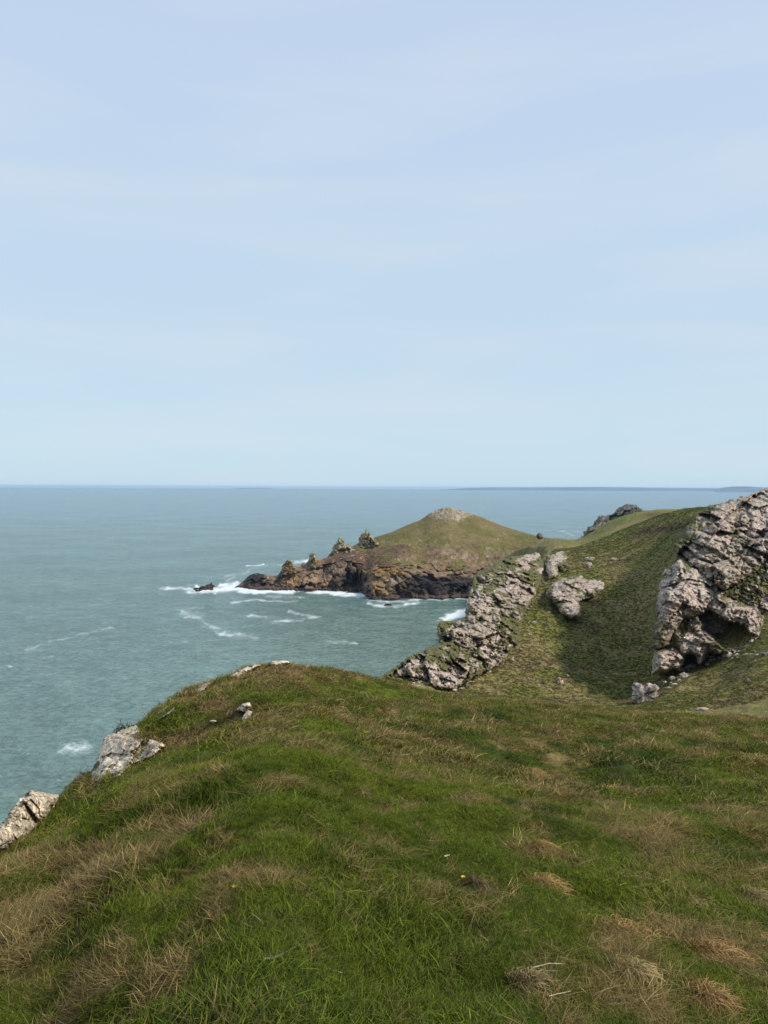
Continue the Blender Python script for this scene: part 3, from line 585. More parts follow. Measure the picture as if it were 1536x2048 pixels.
    gm = sstep(.05, .22, grass-.5+.65*fbm(IM, fs[0][0]*1.1, 5, seed+9)+.40*fbm(IM, fs[0][0]*.35, 3, seed+10)+.25*upf+.3*n2_-.15*rg+.25*(1-sstep(0, 12, sd)))*(1-sstep(.2, .8, hol))
    c = mixc(c, grassc, gm)
    m, n0 = gx.shape; Fq = grid_faces(m, n0, keep); Nv = m*n0
    Fall = np.concatenate([Fq[:, ::-1], Fq+Nv]); V = np.concatenate([Pf.reshape(-1, 3), Pb.reshape(-1, 3)]); C = np.concatenate([c.reshape(-1, 3)]*2)
    V, Fall, (C,) = compact(V, Fall, [C])
    o = link_mesh(name, V, Fall, mat or M_rock, C)
    tag(o, label, cat, group)
    return o
# big crag, upper part
crag('crag', [(1417, 1011), (1440, 1008), (1470, 1001), (1500, 987), (1536, 979), (1600, 968), (1690, 960), (1700, 1060), (1600, 1110), (1536, 1112), (1512, 1140), (1478, 1163), (1452, 1178), (1430, 1172), (1404, 1152), (1385, 1140), (1352, 1128), (1358, 1112), (1345, 1090), (1362, 1066), (1375, 1054), (1388, 1033)],
     [(1350, 1120, 176), (1450, 1170, 160), (1420, 1015, 206), (1536, 985, 206), (1536, 1110, 170), (1690, 960, 212)], 'tall pale craggy rock face at the right edge under the skyline', 'crag',
     thick=7, back=20, Rim=70, seed=3, fs=((11, 3.0), (3.6, 1.4), (1.2, .45)), rid=1.3, grass=.30, wobb=6, bed=1.2)
crag('crag', [(1335, 1140), (1360, 1118), (1395, 1140), (1435, 1170), (1440, 1190), (1425, 1215), (1400, 1232), (1372, 1240), (1350, 1262), (1340, 1292), (1318, 1300), (1300, 1296), (1308, 1240), (1314, 1200), (1320, 1165)],
     [(1330, 1145, 168), (1435, 1175, 160), (1305, 1295, 149), (1390, 1235, 153)], 'layered middle crag with a dark shaded left flank beside the grass bowl', 'crag',
     thick=11, back=16, Rim=38, seed=11, fs=((6, 1.6), (2.2, .8), (.9, .35)), rid=1.3, grass=.30)
crag('cave_rock', [(1395, 1225), (1410, 1205), (1437, 1185), (1450, 1192), (1480, 1205), (1510, 1215), (1527, 1232), (1524, 1262), (1522, 1290), (1506, 1312), (1478, 1314), (1440, 1312), (1420, 1305), (1400, 1294), (1385, 1275), (1370, 1250)],
     [(1395, 1225, 154), (1527, 1232, 147), (1500, 1306, 141), (1385, 1290, 146)], 'overhanging rock with a deep black hollow under its lip', 'crag',
     thick=6, back=12, Rim=30, seed=19, fs=((4.5, 1.2), (1.8, .6), (.8, .3)), rid=.8, grass=.26, hollows=[([(1392, 1232), (1412, 1218), (1434, 1226), (1462, 1242), (1496, 1256), (1506, 1270), (1492, 1284), (1490, 1300), (1462, 1300), (1440, 1292), (1424, 1278), (1406, 1258)], 15, 8)])
crag('rock_buttress', [(1310, 1300), (1345, 1292), (1362, 1300), (1372, 1318), (1360, 1335), (1330, 1345), (1303, 1350), (1306, 1322)],
     [(1310, 1300, 147), (1372, 1320, 142), (1303, 1350, 139)], 'squat rock buttress with black left side at the foot of the crags', 'rock', thick=7, back=8, Rim=24, seed=23, fs=((3, .8), (1.2, .4)), rid=.6, grass=.15, wobb=3)
crag('rock_buttress', [(1345, 1262), (1385, 1255), (1410, 1280), (1440, 1300), (1420, 1305), (1400, 1328), (1392, 1310), (1380, 1305), (1365, 1312), (1352, 1295)],
     [(1345, 1262, 149), (1440, 1300, 143), (1400, 1328, 139)], 'broken pale blocks left of the black hollow', 'rock', thick=4, back=8, Rim=16, seed=29, fs=((2.6, .8), (1.2, .4)), rid=.6, grass=.24, wobb=4)
crag('rock_buttress', [(1490, 1300), (1512, 1282), (1526, 1277), (1520, 1295), (1505, 1308), (1494, 1312)], [(1490, 1300, 140), (1526, 1277, 141), (1494, 1312, 138)], 'two pale round blocks at the right lip of the black hollow', 'rock', thick=2.5, back=4, Rim=9, seed=31, fs=((2, .5), (.9, .2)), rid=.3, grass=.0, wobb=2)
crag('rock_outcrop', [(1425, 1180), (1455, 1180), (1480, 1165), (1512, 1142), (1536, 1116), (1600, 1108), (1700, 1100), (1720, 1200), (1600, 1240), (1530, 1240), (1506, 1218), (1470, 1204), (1440, 1190)],
     [(1425, 1180, 161), (1536, 1116, 170), (1720, 1150, 170), (1530, 1240, 149), (1470, 1204, 156)], 'stony turf shelf speckled with pale stones above the black hollow', 'rock outcrop', thick=3, back=8, Rim=25, seed=37, fs=((2.6, .7), (1.1, .5), (.6, .4)), rid=.6, grass=.56, wobb=4)
# rocky ridge between the bowl and the sea
crag('rock_ridge', [(758, 1358), (784, 1338), (816, 1316), (852, 1298), (900, 1284), (925, 1262), (960, 1262), (1030, 1285), (1022, 1308), (985, 1335), (948, 1352), (905, 1382), (850, 1377), (795, 1366)],
     [(768, 1356, 112), (905, 1287, 150), (1030, 1290, 164), (905, 1382, 124), (985, 1335, 146)], 'low rocky ridge with pink lichen blocks nearest the foreground meadow', 'rock ridge',
     thick=5, back=8, Rim=35, seed=41, fs=((4.4, 1.9), (1.6, .8), (.6, .35)), rid=.9, grass=.46, wobb=5)
crag('rock_ridge', [(877, 1286), (876, 1248), (884, 1240), (912, 1243), (930, 1236), (934, 1205), (945, 1178), (980, 1172), (1020, 1190), (1056, 1205), (1045, 1240), (1034, 1290), (990, 1300), (935, 1292), (905, 1292)],
     [(880, 1286, 150), (935, 1205, 185), (1050, 1210, 208), (1032, 1290, 164)], 'steep middle part of the rocky ridge with a dark cliff edge over the bay', 'rock ridge',
     thick=7, back=10, Rim=35, seed=47, fs=((5.0, 2.2), (1.9, 1.0), (.7, .4)), rid=1.0, grass=.40, wobb=4)
crag('rock_ridge', [(936, 1212), (946, 1172), (952, 1150), (972, 1138), (1000, 1122), (1035, 1112), (1078, 1108), (1086, 1130), (1080, 1160), (1064, 1200), (1040, 1222), (985, 1225)],
     [(936, 1212, 182), (952, 1150, 226), (1000, 1122, 262), (1080, 1110, 285), (1060, 1200, 214)], 'upper end of the rocky ridge in front of the conical headland', 'rock ridge',
     thick=7, back=12, Rim=35, seed=53, fs=((6, 2.5), (2.1, 1.1), (.8, .45)), rid=1.1, grass=.44, wobb=4)
crag('rock_outcrop', [(1094, 1112), (1108, 1108), (1126, 1101), (1134, 1108), (1130, 1122), (1142, 1136), (1128, 1140), (1116, 1134), (1112, 1152), (1100, 1154), (1094, 1140)],
     [(1094, 1112, 300), (1130, 1102, 315), (1102, 1154, 252)], 'narrow broken outcrop on the slope right of the ridge top', 'rock outcrop', thick=5, back=8, Rim=12, seed=59, fs=((4, 1.2), (1.6, .6)), rid=.8, grass=.25, wobb=3)
crag('rock_outcrop', [(1096, 1184), (1110, 1168), (1122, 1158), (1140, 1153), (1158, 1150), (1172, 1162), (1190, 1160), (1206, 1166), (1204, 1180), (1188, 1190), (1165, 1197), (1152, 1204), (1162, 1220), (1158, 1234), (1142, 1238), (1124, 1225), (1110, 1205), (1098, 1196)],
     [(1096, 1184, 226), (1158, 1150, 252), (1206, 1168, 240), (1142, 1238, 199)], 'heart shaped grey boulder outcrop alone in the middle of the grass bowl', 'rock outcrop', thick=6, back=8, Rim=20, seed=61, fs=((4, 1.3), (1.6, .6), (.8, .25)), rid=1.0, grass=.12, wobb=3)
crag('rock_ridge', [(1160, 1078), (1168, 1066), (1180, 1053), (1200, 1034), (1228, 1028), (1238, 1018), (1250, 1012), (1266, 1010), (1282, 1020), (1270, 1030), (1240, 1038), (1214, 1048), (1225, 1056), (1200, 1070), (1178, 1082), (1160, 1086)],
     [(1160, 1078, 480), (1200, 1034, 480), (1266, 1010, 470), (1200, 1070, 435)], 'jagged grey ridge on the far shore right of the headland', 'rock ridge', thick=9, back=16, Rim=14, seed=67, fs=((11, 4.5), (4, 2.0)), rid=3.0, grass=.16, wobb=4, scale=.6, mat=M_rockf, c1=np.array([.20, .18, .15]), c2=np.array([.25, .22, .17]))
# headland pinnacles
for poly, Yp, lab, cc in [
    ([(654, 1118), (664, 1102), (668, 1090), (673, 1087), (676, 1079), (680, 1074), (683, 1081), (687, 1082), (689, 1090), (698, 1090), (702, 1096), (712, 1100), (700, 1114), (676, 1122)], 622, 'sharp grey pinnacle on the headland crest, tallest of the row', None),
    ([(708, 1096), (718, 1086), (719, 1074), (724, 1067), (730, 1066), (732, 1060), (737, 1063), (739, 1067), (742, 1072), (747, 1078), (754, 1084), (758, 1090), (742, 1098), (724, 1100)], 628, 'blunt grey pinnacle nearest the conical hill', None),
    ([(611, 1130), (617, 1122), (620, 1110), (625, 1106), (631, 1110), (634, 1122), (630, 1136), (614, 1138)], 600, 'small orange topped pinnacle in the middle of the headland tip', (.38, .27, .11)),
    ([(562, 1146), (566, 1132), (572, 1122), (577, 1119), (583, 1125), (590, 1136), (584, 1146), (570, 1152)], 592, 'orange lichen covered pinnacle nearest the sea', (.40, .26, .08)),
    ([(601, 1136), (604, 1127), (609, 1126), (612, 1136), (606, 1140)], 597, 'little round knob between the two orange pinnacles', (.16, .11, .08))]:
    crag('rock_pinnacle', poly, [(poly[0][0], poly[0][1], Yp), (poly[3][0], poly[3][1], Yp+3), (poly[-1][0], poly[-1][1], Yp-8)], lab, 'pinnacle', thick=6, back=8, Rim=9, res=1.0, seed=int(poly[0][0]), fs=((4, 2.2), (1.8, 1.1)), rid=2.0, grass=.10, wobb=1.6, mat=M_rockf,
         c1=np.array(cc or (.42, .35, .21)), c2=np.array([.42, .32, .18]), bed=.3, group='pinnacles along the headland crest', scale=.32)
crag('rock_outcrop', [(1073, 1075), (1075, 1068), (1080, 1066), (1084, 1069), (1086, 1076), (1079, 1078)], [(1073, 1075, 590), (1080, 1067, 590), (1086, 1076, 588)], 'single small rock knob on the low neck right of the conical hill', 'rock', thick=2, back=3, Rim=4, res=.8, seed=5, fs=((2, .6),), rid=.5, grass=.1, wobb=1, mat=M_rockf, c1=np.array([.16, .15, .09]), c2=np.array([.2, .17, .11]), scale=.5)
print('crags done')

# ------------------------------------------------------------------ rounded boulders
def ico(sub):
    import bmesh
    bm = bmesh.new(); bmesh.ops.create_icosphere(bm, subdivisions=sub, radius=1)
    V = np.array([v.co[:] for v in bm.verts]); Fc = np.array([[v.index for v in f.verts] for f in bm.faces]); bm.free(); return V, Fc
ICO = {k: ico(k) for k in (3, 4, 5)}
def mead_anchor(poly, fac=.986):
    out = []
    for a, b in poly:
        P = TF.hit(a, b+4)
        if P is not None and P[1] < 40: out.append((a, b, P[1]))
    m_ = np.median([q[2] for q in out]); out = [(a, b, min(y, m_*1.25)*fac) for a, b, y in out]
    return out
ROCKP = []
def boulder(name, ctr, size, label, cat='boulder', seed=0, sub=4, mat=None, c1=PALE, c2=PINK, c3=DK, grp=None, rough=.2, kind=None):
    V, Fc = ICO[sub]; S = np.asarray(size, float)
    f1_, k1_ = facets(V*1.0+seed*3.3, .9, seed, .9); f2_, k2_ = facets(V+seed*1.3, .4, seed+5, .9)
    r = 1+rough*f1_+rough*.45*f2_-.06*(1-k1_)+.15*fbm(V+seed, .7, 3, seed)
    P = V*r[:, None]*S+np.asarray(ctr)
    n_ = fbm(V+seed, .6, 3, seed+2); n2_ = fbm(V+seed, .2, 3, seed+3)
    c = mixc(np.broadcast_to(c1, P.shape), c2, sstep(-.3, .4, n_)); c = mixc(c, c3, sstep(.05, .5, n2_+.3*(1-k2_))*.75)
    o = link_mesh(name, P-np.asarray(ctr), Fc, mat or M_rock, c, smooth=True); o.location = tuple(ctr)
    tag(o, label, cat, grp, kind); return o
def on_hill(px, py): 
    P = TH.hit(px, py); return P
BO = [(1293, 1390, 23, 23, 'large pale boulder at the foot of the crags on the meadow edge', 3), (1118, 1365, 8.5, 8, 'round pale boulder low in the grass bowl', 9), (1134, 1353, 4, 3.5, 'tiny stone just above the round boulder in the bowl', 12),
      (1180, 1119, 10, 6, 'flat pale boulder on the slope above the heart shaped outcrop', 15), (1178, 1132, 8, 7, 'upright boulder touching the one above it on the slope', 18), (1227, 1121, 7, 3, 'small low stone to the right on the upper slope', 21),
      (1329, 1366, 8, 4, 'flat stone just right of the large pale boulder', 24), (1345, 1359, 7, 5, 'stone near the foot of the black sided buttress', 27), (1350, 1370, 7, 3, 'low slab below the buttress foot', 30), (1372, 1351, 6, 3, 'rightmost small stone under the buttress', 33), (1338, 1377, 6, 2.5, 'lowest small stone beside the large boulder', 35),
      (1404, 1420, 14, 3.5, 'long flat rock lying on the meadow edge at the right', 36), (1497, 1364, 5, 5, 'lone dark stone on the slope near the right edge', 39),
      (1096, 1252, 3, 2, 'speck of pale stone under the heart shaped outcrop', 42), (1363, 1340, 9, 5, 'pale block wedged under the buttress toe', 45)]
for px_, py_, rx, ry, lab, sd0 in BO:
    P = on_hill(px_, py_+ry*.5)
    if P is None: continue
    k = P[1]/F; dk = sd0 == 39
    boulder('boulder', P+np.array([0, ry*k*.3, ry*k*.35]), (rx*k*.95, min(rx, ry*1.5)*k*.9, ry*k*1.02), lab, seed=sd0, sub=5 if rx > 15 else 3+(rx > 6), c1=PALE*(.4 if dk else 1), c2=PINK*(.4 if dk else 1))
# fallen stones round the feet of the crags
FOOT = [((768, 1364), (905, 1386), 40, 12), ((905, 1386), (1030, 1310), 50, 14), ((1030, 1300), (1084, 1170), 40, 14), ((1300, 1352), (1400, 1330), 40, 14), ((1400, 1325), (1530, 1305), 40, 12), ((1100, 1200), (1150, 1244), 16, 8), ((1305, 1380), (1375, 1352), 26, 10), ((1440, 1195), (1530, 1245), 50, 22), ((1090, 1160), (1135, 1145), 12, 8), ((1130, 1060), (1240, 1110), 14, 30), ((1200, 1130), (1280, 1260), 10, 40)]
Vs, Fs, Cs = [], [], []; rs = np.random.default_rng(44); Vi, Fi = ico(1); nv = 0
for a_, b__, cnt, spread in FOOT:
    for k in range(cnt):
        t = rs.uniform(); px_, py_ = a_[0]+(b__[0]-a_[0])*t+rs.normal(0, spread*.6), a_[1]+(b__[1]-a_[1])*t+rs.normal(0, spread*.6)
        P = TH.hit(px_, py_)
        if P is None or P[1] > 400: continue
        r_ = min(.18*rs.pareto(2.2)+.14, .9); vv = Vi*(1+.35*rs.normal(size=(len(Vi), 1)).clip(-1, 1))*r_*[1.2, 1, .7]+P+[0, -.1, r_*.25]
        Vs.append(vv); Fs.append(Fi+nv); nv += len(Vi); Cs.append(np.tile(PALE*rs.uniform(.5, 1.15), (len(Vi), 1)))
tag(link_mesh('fallen_stones', np.concatenate(Vs), np.concatenate(Fs), M_rock, np.concatenate(Cs), smooth=False), 'small pale stones strewn in the grass round the feet of the crags', 'stones', kind='stuff')
# rocks in the sea
DS = np.array([.045, .035, .03]); DS2 = np.array([.09, .055, .045])
for px_, py_, rx, ry, lab, sd0 in [(412, 1180, 16, 6, 'dark rock in white surf off the headland tip', 51), (396, 1183, 6, 3, 'low toe of rock awash left of the surf rock', 54), (420, 1174, 8, 6, 'upright dark lump on the surf rock', 57),
      (706, 1186, 11, 6, 'brown rock awash at the foot of the headland cliff', 60), (775, 1211, 8, 2.5, 'black rock awash in the bay below the cliffs', 63), (745, 1199, 9, 4, 'brown shelf rock under the near buttress', 66), (785, 1200, 12, 4, 'brown rock at the waterline under the orange cliff', 69)]:
    P = sea_at(np.float64(px_), np.float64(py_)); k = P[1]/F
    boulder('sea_rock', P, (rx*k, rx*k*.6, ry*k*1.1), lab, 'sea rock', seed=sd0, sub=4, mat=M_rockf, c1=DS, c2=DS2, c3=np.array([.02, .02, .02]), rough=.28)

# ------------------------------------------------------------------ foreground rocks
NP = np.array([.80, .67, .49]); NP2 = np.array([.72, .56, .40]); ND = np.array([.11, .08, .065])
kw = dict(mat=M_rockn, c1=NP, c2=NP2, c3=ND, res=1.2, grassc=(.10, .085, .035))
crag('cliff_edge_rock', [(182, 1548), (190, 1525), (200, 1500), (206, 1478), (222, 1470), (248, 1460), (272, 1452), (290, 1470), (318, 1480), (332, 1490), (312, 1506), (284, 1522), (262, 1530), (240, 1552), (212, 1562), (185, 1562)],
     None, 'large pale pink rock slab on the cliff edge at left', 'rock', thick=.32, back=1.2, Rim=26, seed=71, fs=((.7, .13), (.3, .06), (.12, .025)), rid=.07, bed=.5, grass=.14, wobb=4, stretch=(1.6, 1, .6), **kw)
crag('cliff_edge_rock', [(-60, 1710), (-10, 1660), (18, 1630), (40, 1598), (62, 1582), (90, 1585), (116, 1592), (108, 1612), (92, 1632), (70, 1658), (40, 1684), (0, 1704), (-50, 1740)],
     None, 'pale rock at the lower left corner of the meadow edge', 'rock', thick=.45, back=1.6, Rim=22, seed=73, fs=((.6, .1), (.25, .05), (.1, .02)), rid=.06, bed=.5, grass=.12, wobb=4, **kw)
for poly, Ys, lab in [
    ([(306, 1436), (318, 1422), (336, 1412), (350, 1414), (338, 1426), (318, 1438)], 19.8, 'small pale rock on the edge above the large slab'),
    ([(474, 1418), (486, 1408), (500, 1404), (502, 1412), (496, 1420), (504, 1424), (498, 1436), (488, 1444), (484, 1438), (492, 1424), (478, 1420)], 20.2, 'crooked white stone set in the grass below the hump'),
    ([(418, 1442), (426, 1440), (434, 1442), (428, 1446)], 18.4, 'tiny flat stone left of the crooked white one'),
    ([(538, 1330), (544, 1323), (560, 1322), (576, 1321), (580, 1325), (566, 1330), (552, 1333)], 30.3, 'white rocks on the top of the grassy hump'),
    ([(392, 1380), (404, 1370), (424, 1364), (416, 1374), (400, 1384)], 24.5, 'thin rim of rock on the cliff edge left of the hump'),
    ([(462, 1352), (480, 1340), (508, 1330), (520, 1330), (500, 1340), (474, 1354)], 27.5, 'low rock rim just left of the hump top'),
    ([(94, 1614), (104, 1608), (106, 1614), (98, 1622)], 9.9, 'small pale chip beside the lower left rock')]:
    p = np.array(poly); crag('meadow_rock', poly, None, lab, 'rock', thick=.015*Ys, back=.03*Ys, Rim=6, seed=int(p[0, 0]), fs=((.4, .05), (.18, .03)), rid=.03, grass=.05, wobb=1.5, scale=.5, **{**kw, 'res': .8})
print('rocks done')

# ------------------------------------------------------------------ grass
SRC = bpy.data.collections.new('grass_sources')       # not linked to the scene; only instanced
def blades(nb, rad, hmin, hmax, wd, lean, curl, seed, seg=3, flat=0.0):
    r = np.random.default_rng(seed); V = []; Fc = []; bv = []
    for i in range(nb):
        a = r.uniform(0, 2*math.pi); q = rad*math.sqrt(r.uniform()); x, y = q*math.cos(a), q*math.sin(a)
        h = r.uniform(hmin, hmax); la = r.uniform(0, 2*math.pi); ln = r.uniform(.2, 1)*lean; dx, dy = math.cos(la), math.sin(la)
        dx += 0.45; w_ = wd*r.uniform(.7, 1.3); fa = la+math.pi/2+r.uniform(-.8, .8); wx, wy = math.cos(fa)*w_/2, math.sin(fa)*w_/2
        b = len(V); val = r.uniform(.4, 1.2)+.8*(r.uniform() < .14)
        for s in range(seg):
            t = s/seg; th = ln*t+curl*t*t; k_ = 1-.55*t
            rr_ = h*(ln*t*.5+curl*t*t*.7); zz = h*t*(1-flat)*(1-.35*curl*t*t) ; 
            cx, cy = x+dx*rr_, y+dy*rr_
            V += [(cx-wx*k_, cy-wy*k_, zz-.01), (cx+wx*k_, cy+wy*k_, zz-.01)]; bv += [val*(.35+.65*t)]*2
        rr_ = h*(ln*.5+curl*.7); V.append((x+dx*rr_, y+dy*rr_, h*(1-flat)*(1-.35*curl))); bv.append(val)
        for s in range(seg-1): Fc += [(b+2*s, b+2*s+1, b+2*s+3), (b+2*s, b+2*s+3, b+2*s+2)]
        Fc.append((b+2*(seg-1), b+2*(seg-1)+1, b+2*seg))
    return np.array(V), np.array(Fc), np.array(bv)
SRCN = []
def source(name, args):
    V, Fc, bv = blades(*args[0], **args[1]); me_o = link_mesh(name, V, Fc, M_blade, attrs={'bvar': bv}, smooth=False)
    COL.objects.unlink(me_o); SRC.objects.link(me_o); SRCN.append(name)
for k in range(3): source('g%02d_turf' % k, ((95, .11, .015, .038, .0034, 1.1, 1.1, 100+k), {}))
for k in range(3): source('g%02d_long' % (3+k), ((68, .12, .022, .052, .0034, 1.2, 1.3, 200+k), {}))
for k in range(3): source('g%02d_dry' % (6+k), ((60, .10, .035, .095, .0030, 1.1, 1.3, 300+k), {'flat': .3}))
for k in range(2): source('g%02d_coarse' % (9+k), ((50, .19, .032, .085, .0095, 1.1, 1.1, 400+k), {}))
for k in range(2): source('g%02d_coarsedry' % (11+k), ((46, .17, .04, .11, .008, 1.1, 1.2, 500+k), {'flat': .25}))
for k in range(3): source('g%02d_hill' % (13+k), ((26, .42, .16, .40, .07, .9, .8, 600+k), {'seg': 2}))
def scatter(name, P, rot, scl, kind, colr, label):
    me = bpy.data.meshes.new(name); me.vertices.add(len(P)); me.vertices.foreach_set('co', P.astype(np.float32).ravel())
    for n, t, v in (('irot', 'FLOAT_VECTOR', rot), ('iscl', 'FLOAT_VECTOR', scl), ('icol', 'FLOAT_VECTOR', colr)):
        a = me.attributes.new(n, t, 'POINT'); a.data.foreach_set('vector', v.astype(np.float32).ravel())
    a = me.attributes.new('ikind', 'INT', 'POINT'); a.data.foreach_set('value', kind.astype(np.int32))
    o = bpy.data.objects.new(name, me); COL.objects.link(o)
    ng = bpy.data.node_groups.new(name+'_nodes', 'GeometryNodeTree')
    ng.interface.new_socket('Geometry', in_out='INPUT', socket_type='NodeSocketGeometry'); ng.interface.new_socket('Geometry', in_out='OUTPUT', socket_type='NodeSocketGeometry')
    gi = ng.nodes.new('NodeGroupInput'); go = ng.nodes.new('NodeGroupOutput')
    ci = ng.nodes.new('GeometryNodeCollectionInfo'); ci.inputs[0].default_value = SRC; ci.inputs['Separate Children'].default_value = True; ci.inputs['Reset Children'].default_value = True
    ip = ng.nodes.new('GeometryNodeInstanceOnPoints'); ip.inputs['Pick Instance'].default_value = True
    def na(n, t): x = ng.nodes.new('GeometryNodeInputNamedAttribute'); x.data_type = t; x.inputs[0].default_value = n; return x.outputs[0]
    l = ng.links.new
    l(gi.outputs[0], ip.inputs['Points']); l(ci.outputs[0], ip.inputs['Instance']); l(na('ikind', 'INT'), ip.inputs['Instance Index']); l(na('irot', 'FLOAT_VECTOR'), ip.inputs['Rotation']); l(na('iscl', 'FLOAT_VECTOR'), ip.inputs['Scale'])
    l(ip.outputs[0], go.inputs[0])
    md = o.modifiers.new('scatter', 'NODES'); md.node_group = ng
    tag(o, label, 'grass', kind='stuff'); return o
# meadow points: density falls with distance
def meadow_pts(n, y0, y1, seed, pw):
    r = np.random.default_rng(seed); u = r.uniform(*((-1.1, 1.3) if y1 < 10 else (-.66, .74)), n)
    t = r.uniform(0, 1, n); Y = (y0**pw+(y1**pw-y0**pw)*t)**(1/pw)
    return u*Y, Y, r
def make_meadow(name, n, y0, y1, seed, pw, near, s0, s1, label):
    x, y, r = meadow_pts(n, y0, y1, seed, pw)
    ey = np.interp(x/y, cu, [edge[c][1] for c in cols]); ok = y < ey*1.22; x, y = x[ok], y[ok]; qx_, qy_ = pix_of(x, y, TF.z(x, y)); ok = np.ones(len(x), bool)
    for rp in ROCKP: ok &= poly_sd(rp, qx_, qy_+3) < r.normal(4, 3, len(x))
    x, y = x[ok], y[ok]; m = len(x)
    z = TF.z(x, y); dry = dryness(x, y, z); dr = dry+r.normal(0, .26, m)
    isd = dr > .56
    cg = grass_col(x, y, z, dry)*r.uniform(.75, 1.4, (m, 1))*r.uniform(.92, 1.08, (m, 3))
    cd = mixc(np.broadcast_to(TAN, (m, 3)), [0.36, 0.23, 0.10], r.uniform(0, 1, m)); cd = mixc(cd, [0.19, 0.16, 0.05], r.uniform(0, .8, m))*r.uniform(.65, 1.3, (m, 1))
    col_ = np.where(isd[:, None], cd, cg)
    if near: kd = np.where(isd, 6+r.integers(0, 3, m), np.where(r.uniform(size=m) < .35, 3+r.integers(0, 3, m), r.integers(0, 3, m)))
    else: kd = np.where(isd, 11+r.integers(0, 2, m), 9+r.integers(0, 2, m))
    # wind combed: lean mostly to the right and toward the viewer
    yaw = np.where(r.uniform(size=m) < .4, r.uniform(-3.1, 3.1, m), r.normal(-.3, 1.0, m))+2.2*fbm(np.stack([x, y, 0*x], -1), 1.6, 2, 29); rot = np.stack([r.normal(0, .12, m), r.normal(.08, .12, m), yaw], -1)
    sc0 = (s0+(s1-s0)*(y-y0)/(y1-y0))*r.uniform(.6, 1.3, m)*np.clip(1+.9*fbm(np.stack([x, y*1.2, 0*x], -1), .8, 3, 19)+.35*(dr-.4), .62, 1.40)
    scl = np.stack([sc0, sc0, sc0*r.uniform(.8, 1.25, m)], -1)
    return scatter(name, np.stack([x, y, z], -1), rot, scl, kd, col_, label)
make_meadow('meadow_grass', 66000, 1.9, 8.0, 1, 1.35, True, .85, 1.15, 'short green turf with dry tufts nearest the viewer')
make_meadow('meadow_grass', 68000, 7.0, 43.0, 2, 1.2, False, .8, 1.5, 'wind combed green and straw coloured grass covering the meadow out to its edge')
# hillside tufts
r = np.random.default_rng(5); n = 85000
Y = (95**1.2+(360**1.2-95**1.2)*r.uniform(size=n))**(1/1.2); u = r.uniform(.08, .6, n); x = u*Y
off = (u-np.interp(Y, ucY, [col_u(p) for p in ucP]))*Y; ok = off > 4; x, Y, u = x[ok], Y[ok], u[ok]; z = TH.z(x, Y)
ti = np.interp(u, hu, np.arange(len(hu))).astype(int); tj = np.interp(np.log(Y), hl, np.arange(len(hl))).astype(int)
hc_ = link_col = np.array([0.]); me = hill.data; buf = np.empty(len(me.vertices)*4, np.float32); me.attributes['tint'].data.foreach_get('color', buf); buf = buf.reshape(len(hu), len(hl), 4)
cc = buf[ti, tj, :3]*r.uniform(.5, 1.6, (len(x), 1))*r.uniform(.93, 1.07, (len(x), 3))
m = len(x); s_ = r.uniform(.4, 1.0, m)*(.7+.5*Y/250)
scatter('hillside_grass', np.stack([x, Y, z], -1), np.stack([r.normal(0, .15, m), r.normal(.1, .15, m), r.uniform(-1.5, 1, m)], -1), np.stack([s_, s_, s_*.8], -1), 13+r.integers(0, 3, m), cc, 'rough olive grass tufts covering the bowl beyond the meadow')
print('grass done')

# ------------------------------------------------------------------ tussocks, stalks, flowers in the meadow
def tussock(px_, py_, rad, label, seed, col_=(0.30, 0.20, 0.12), nb=260, lng=.22):
    P = TF.hit(px_, py_); r = np.random.default_rng(seed); V = []; Fc = []; C = []; bv = []; rad = rad*P[1]/F/1.2; lng = min(lng, rad*1.5+.04)
    for i in range(nb):
        a = r.uniform(0, 2*math.pi); q = rad*min(abs(r.normal(0, .62)), 1.15)*(1+.2*math.sin(3*a+seed)); x, y = q*math.cos(a)*1.35, q*math.sin(a)*.8
        z0 = TF.z(np.array([P[0]+x]), np.array([P[1]+y]))[0]-P[2]
        hdome = .018*max(0, 1-(q/rad)**2)+.010
        L_ = lng*r.uniform(.45, 1.15); ph = a+r.normal(0, 1.1); dx, dy = math.cos(ph), math.sin(ph); w_ = r.uniform(.0022, .0042)
        b = len(V); cv = np.array(col_)*r.uniform(.5, 1.5)*np.array([1, r.uniform(.9, 1.08), r.uniform(.75, 1.1)])
        arch = r.uniform(.003, .04); bend = r.normal(0, 1.1)
        for s in range(6):
            t = s/5; k_ = 1-.7*t; ph2 = ph+bend*t; cx = x+L_*t*math.cos(ph2)*.8; cy = y+L_*t*math.sin(ph2)*.8; cz = z0+hdome+arch*math.sin(math.pi*min(1, t*1.05))-.02*t
            nx, ny = -math.sin(ph2)*w_*k_/2, math.cos(ph2)*w_*k_/2
            V += [(cx-nx, cy-ny, cz), (cx+nx, cy+ny, cz+.001)]; C += [cv, cv]; bv += [.6+.5*t]*2
        for s in range(5): Fc += [(b+2*s, b+2*s+1, b+2*s+3, b+2*s+2)]
    me_o = link_mesh('dry_grass_tussock', V, Fc, M_strand, attrs={'bvar': bv}, smooth=False)
    a = me_o.data.attributes.new('icol', 'FLOAT_COLOR', 'POINT'); cc = np.ones((len(V), 4), np.float32); cc[:, :3] = C; a.data.foreach_set('color', cc.ravel())
    me_o.location = tuple(P); tag(me_o, label, 'grass tussock', 'dry grass tussocks in the meadow'); return me_o
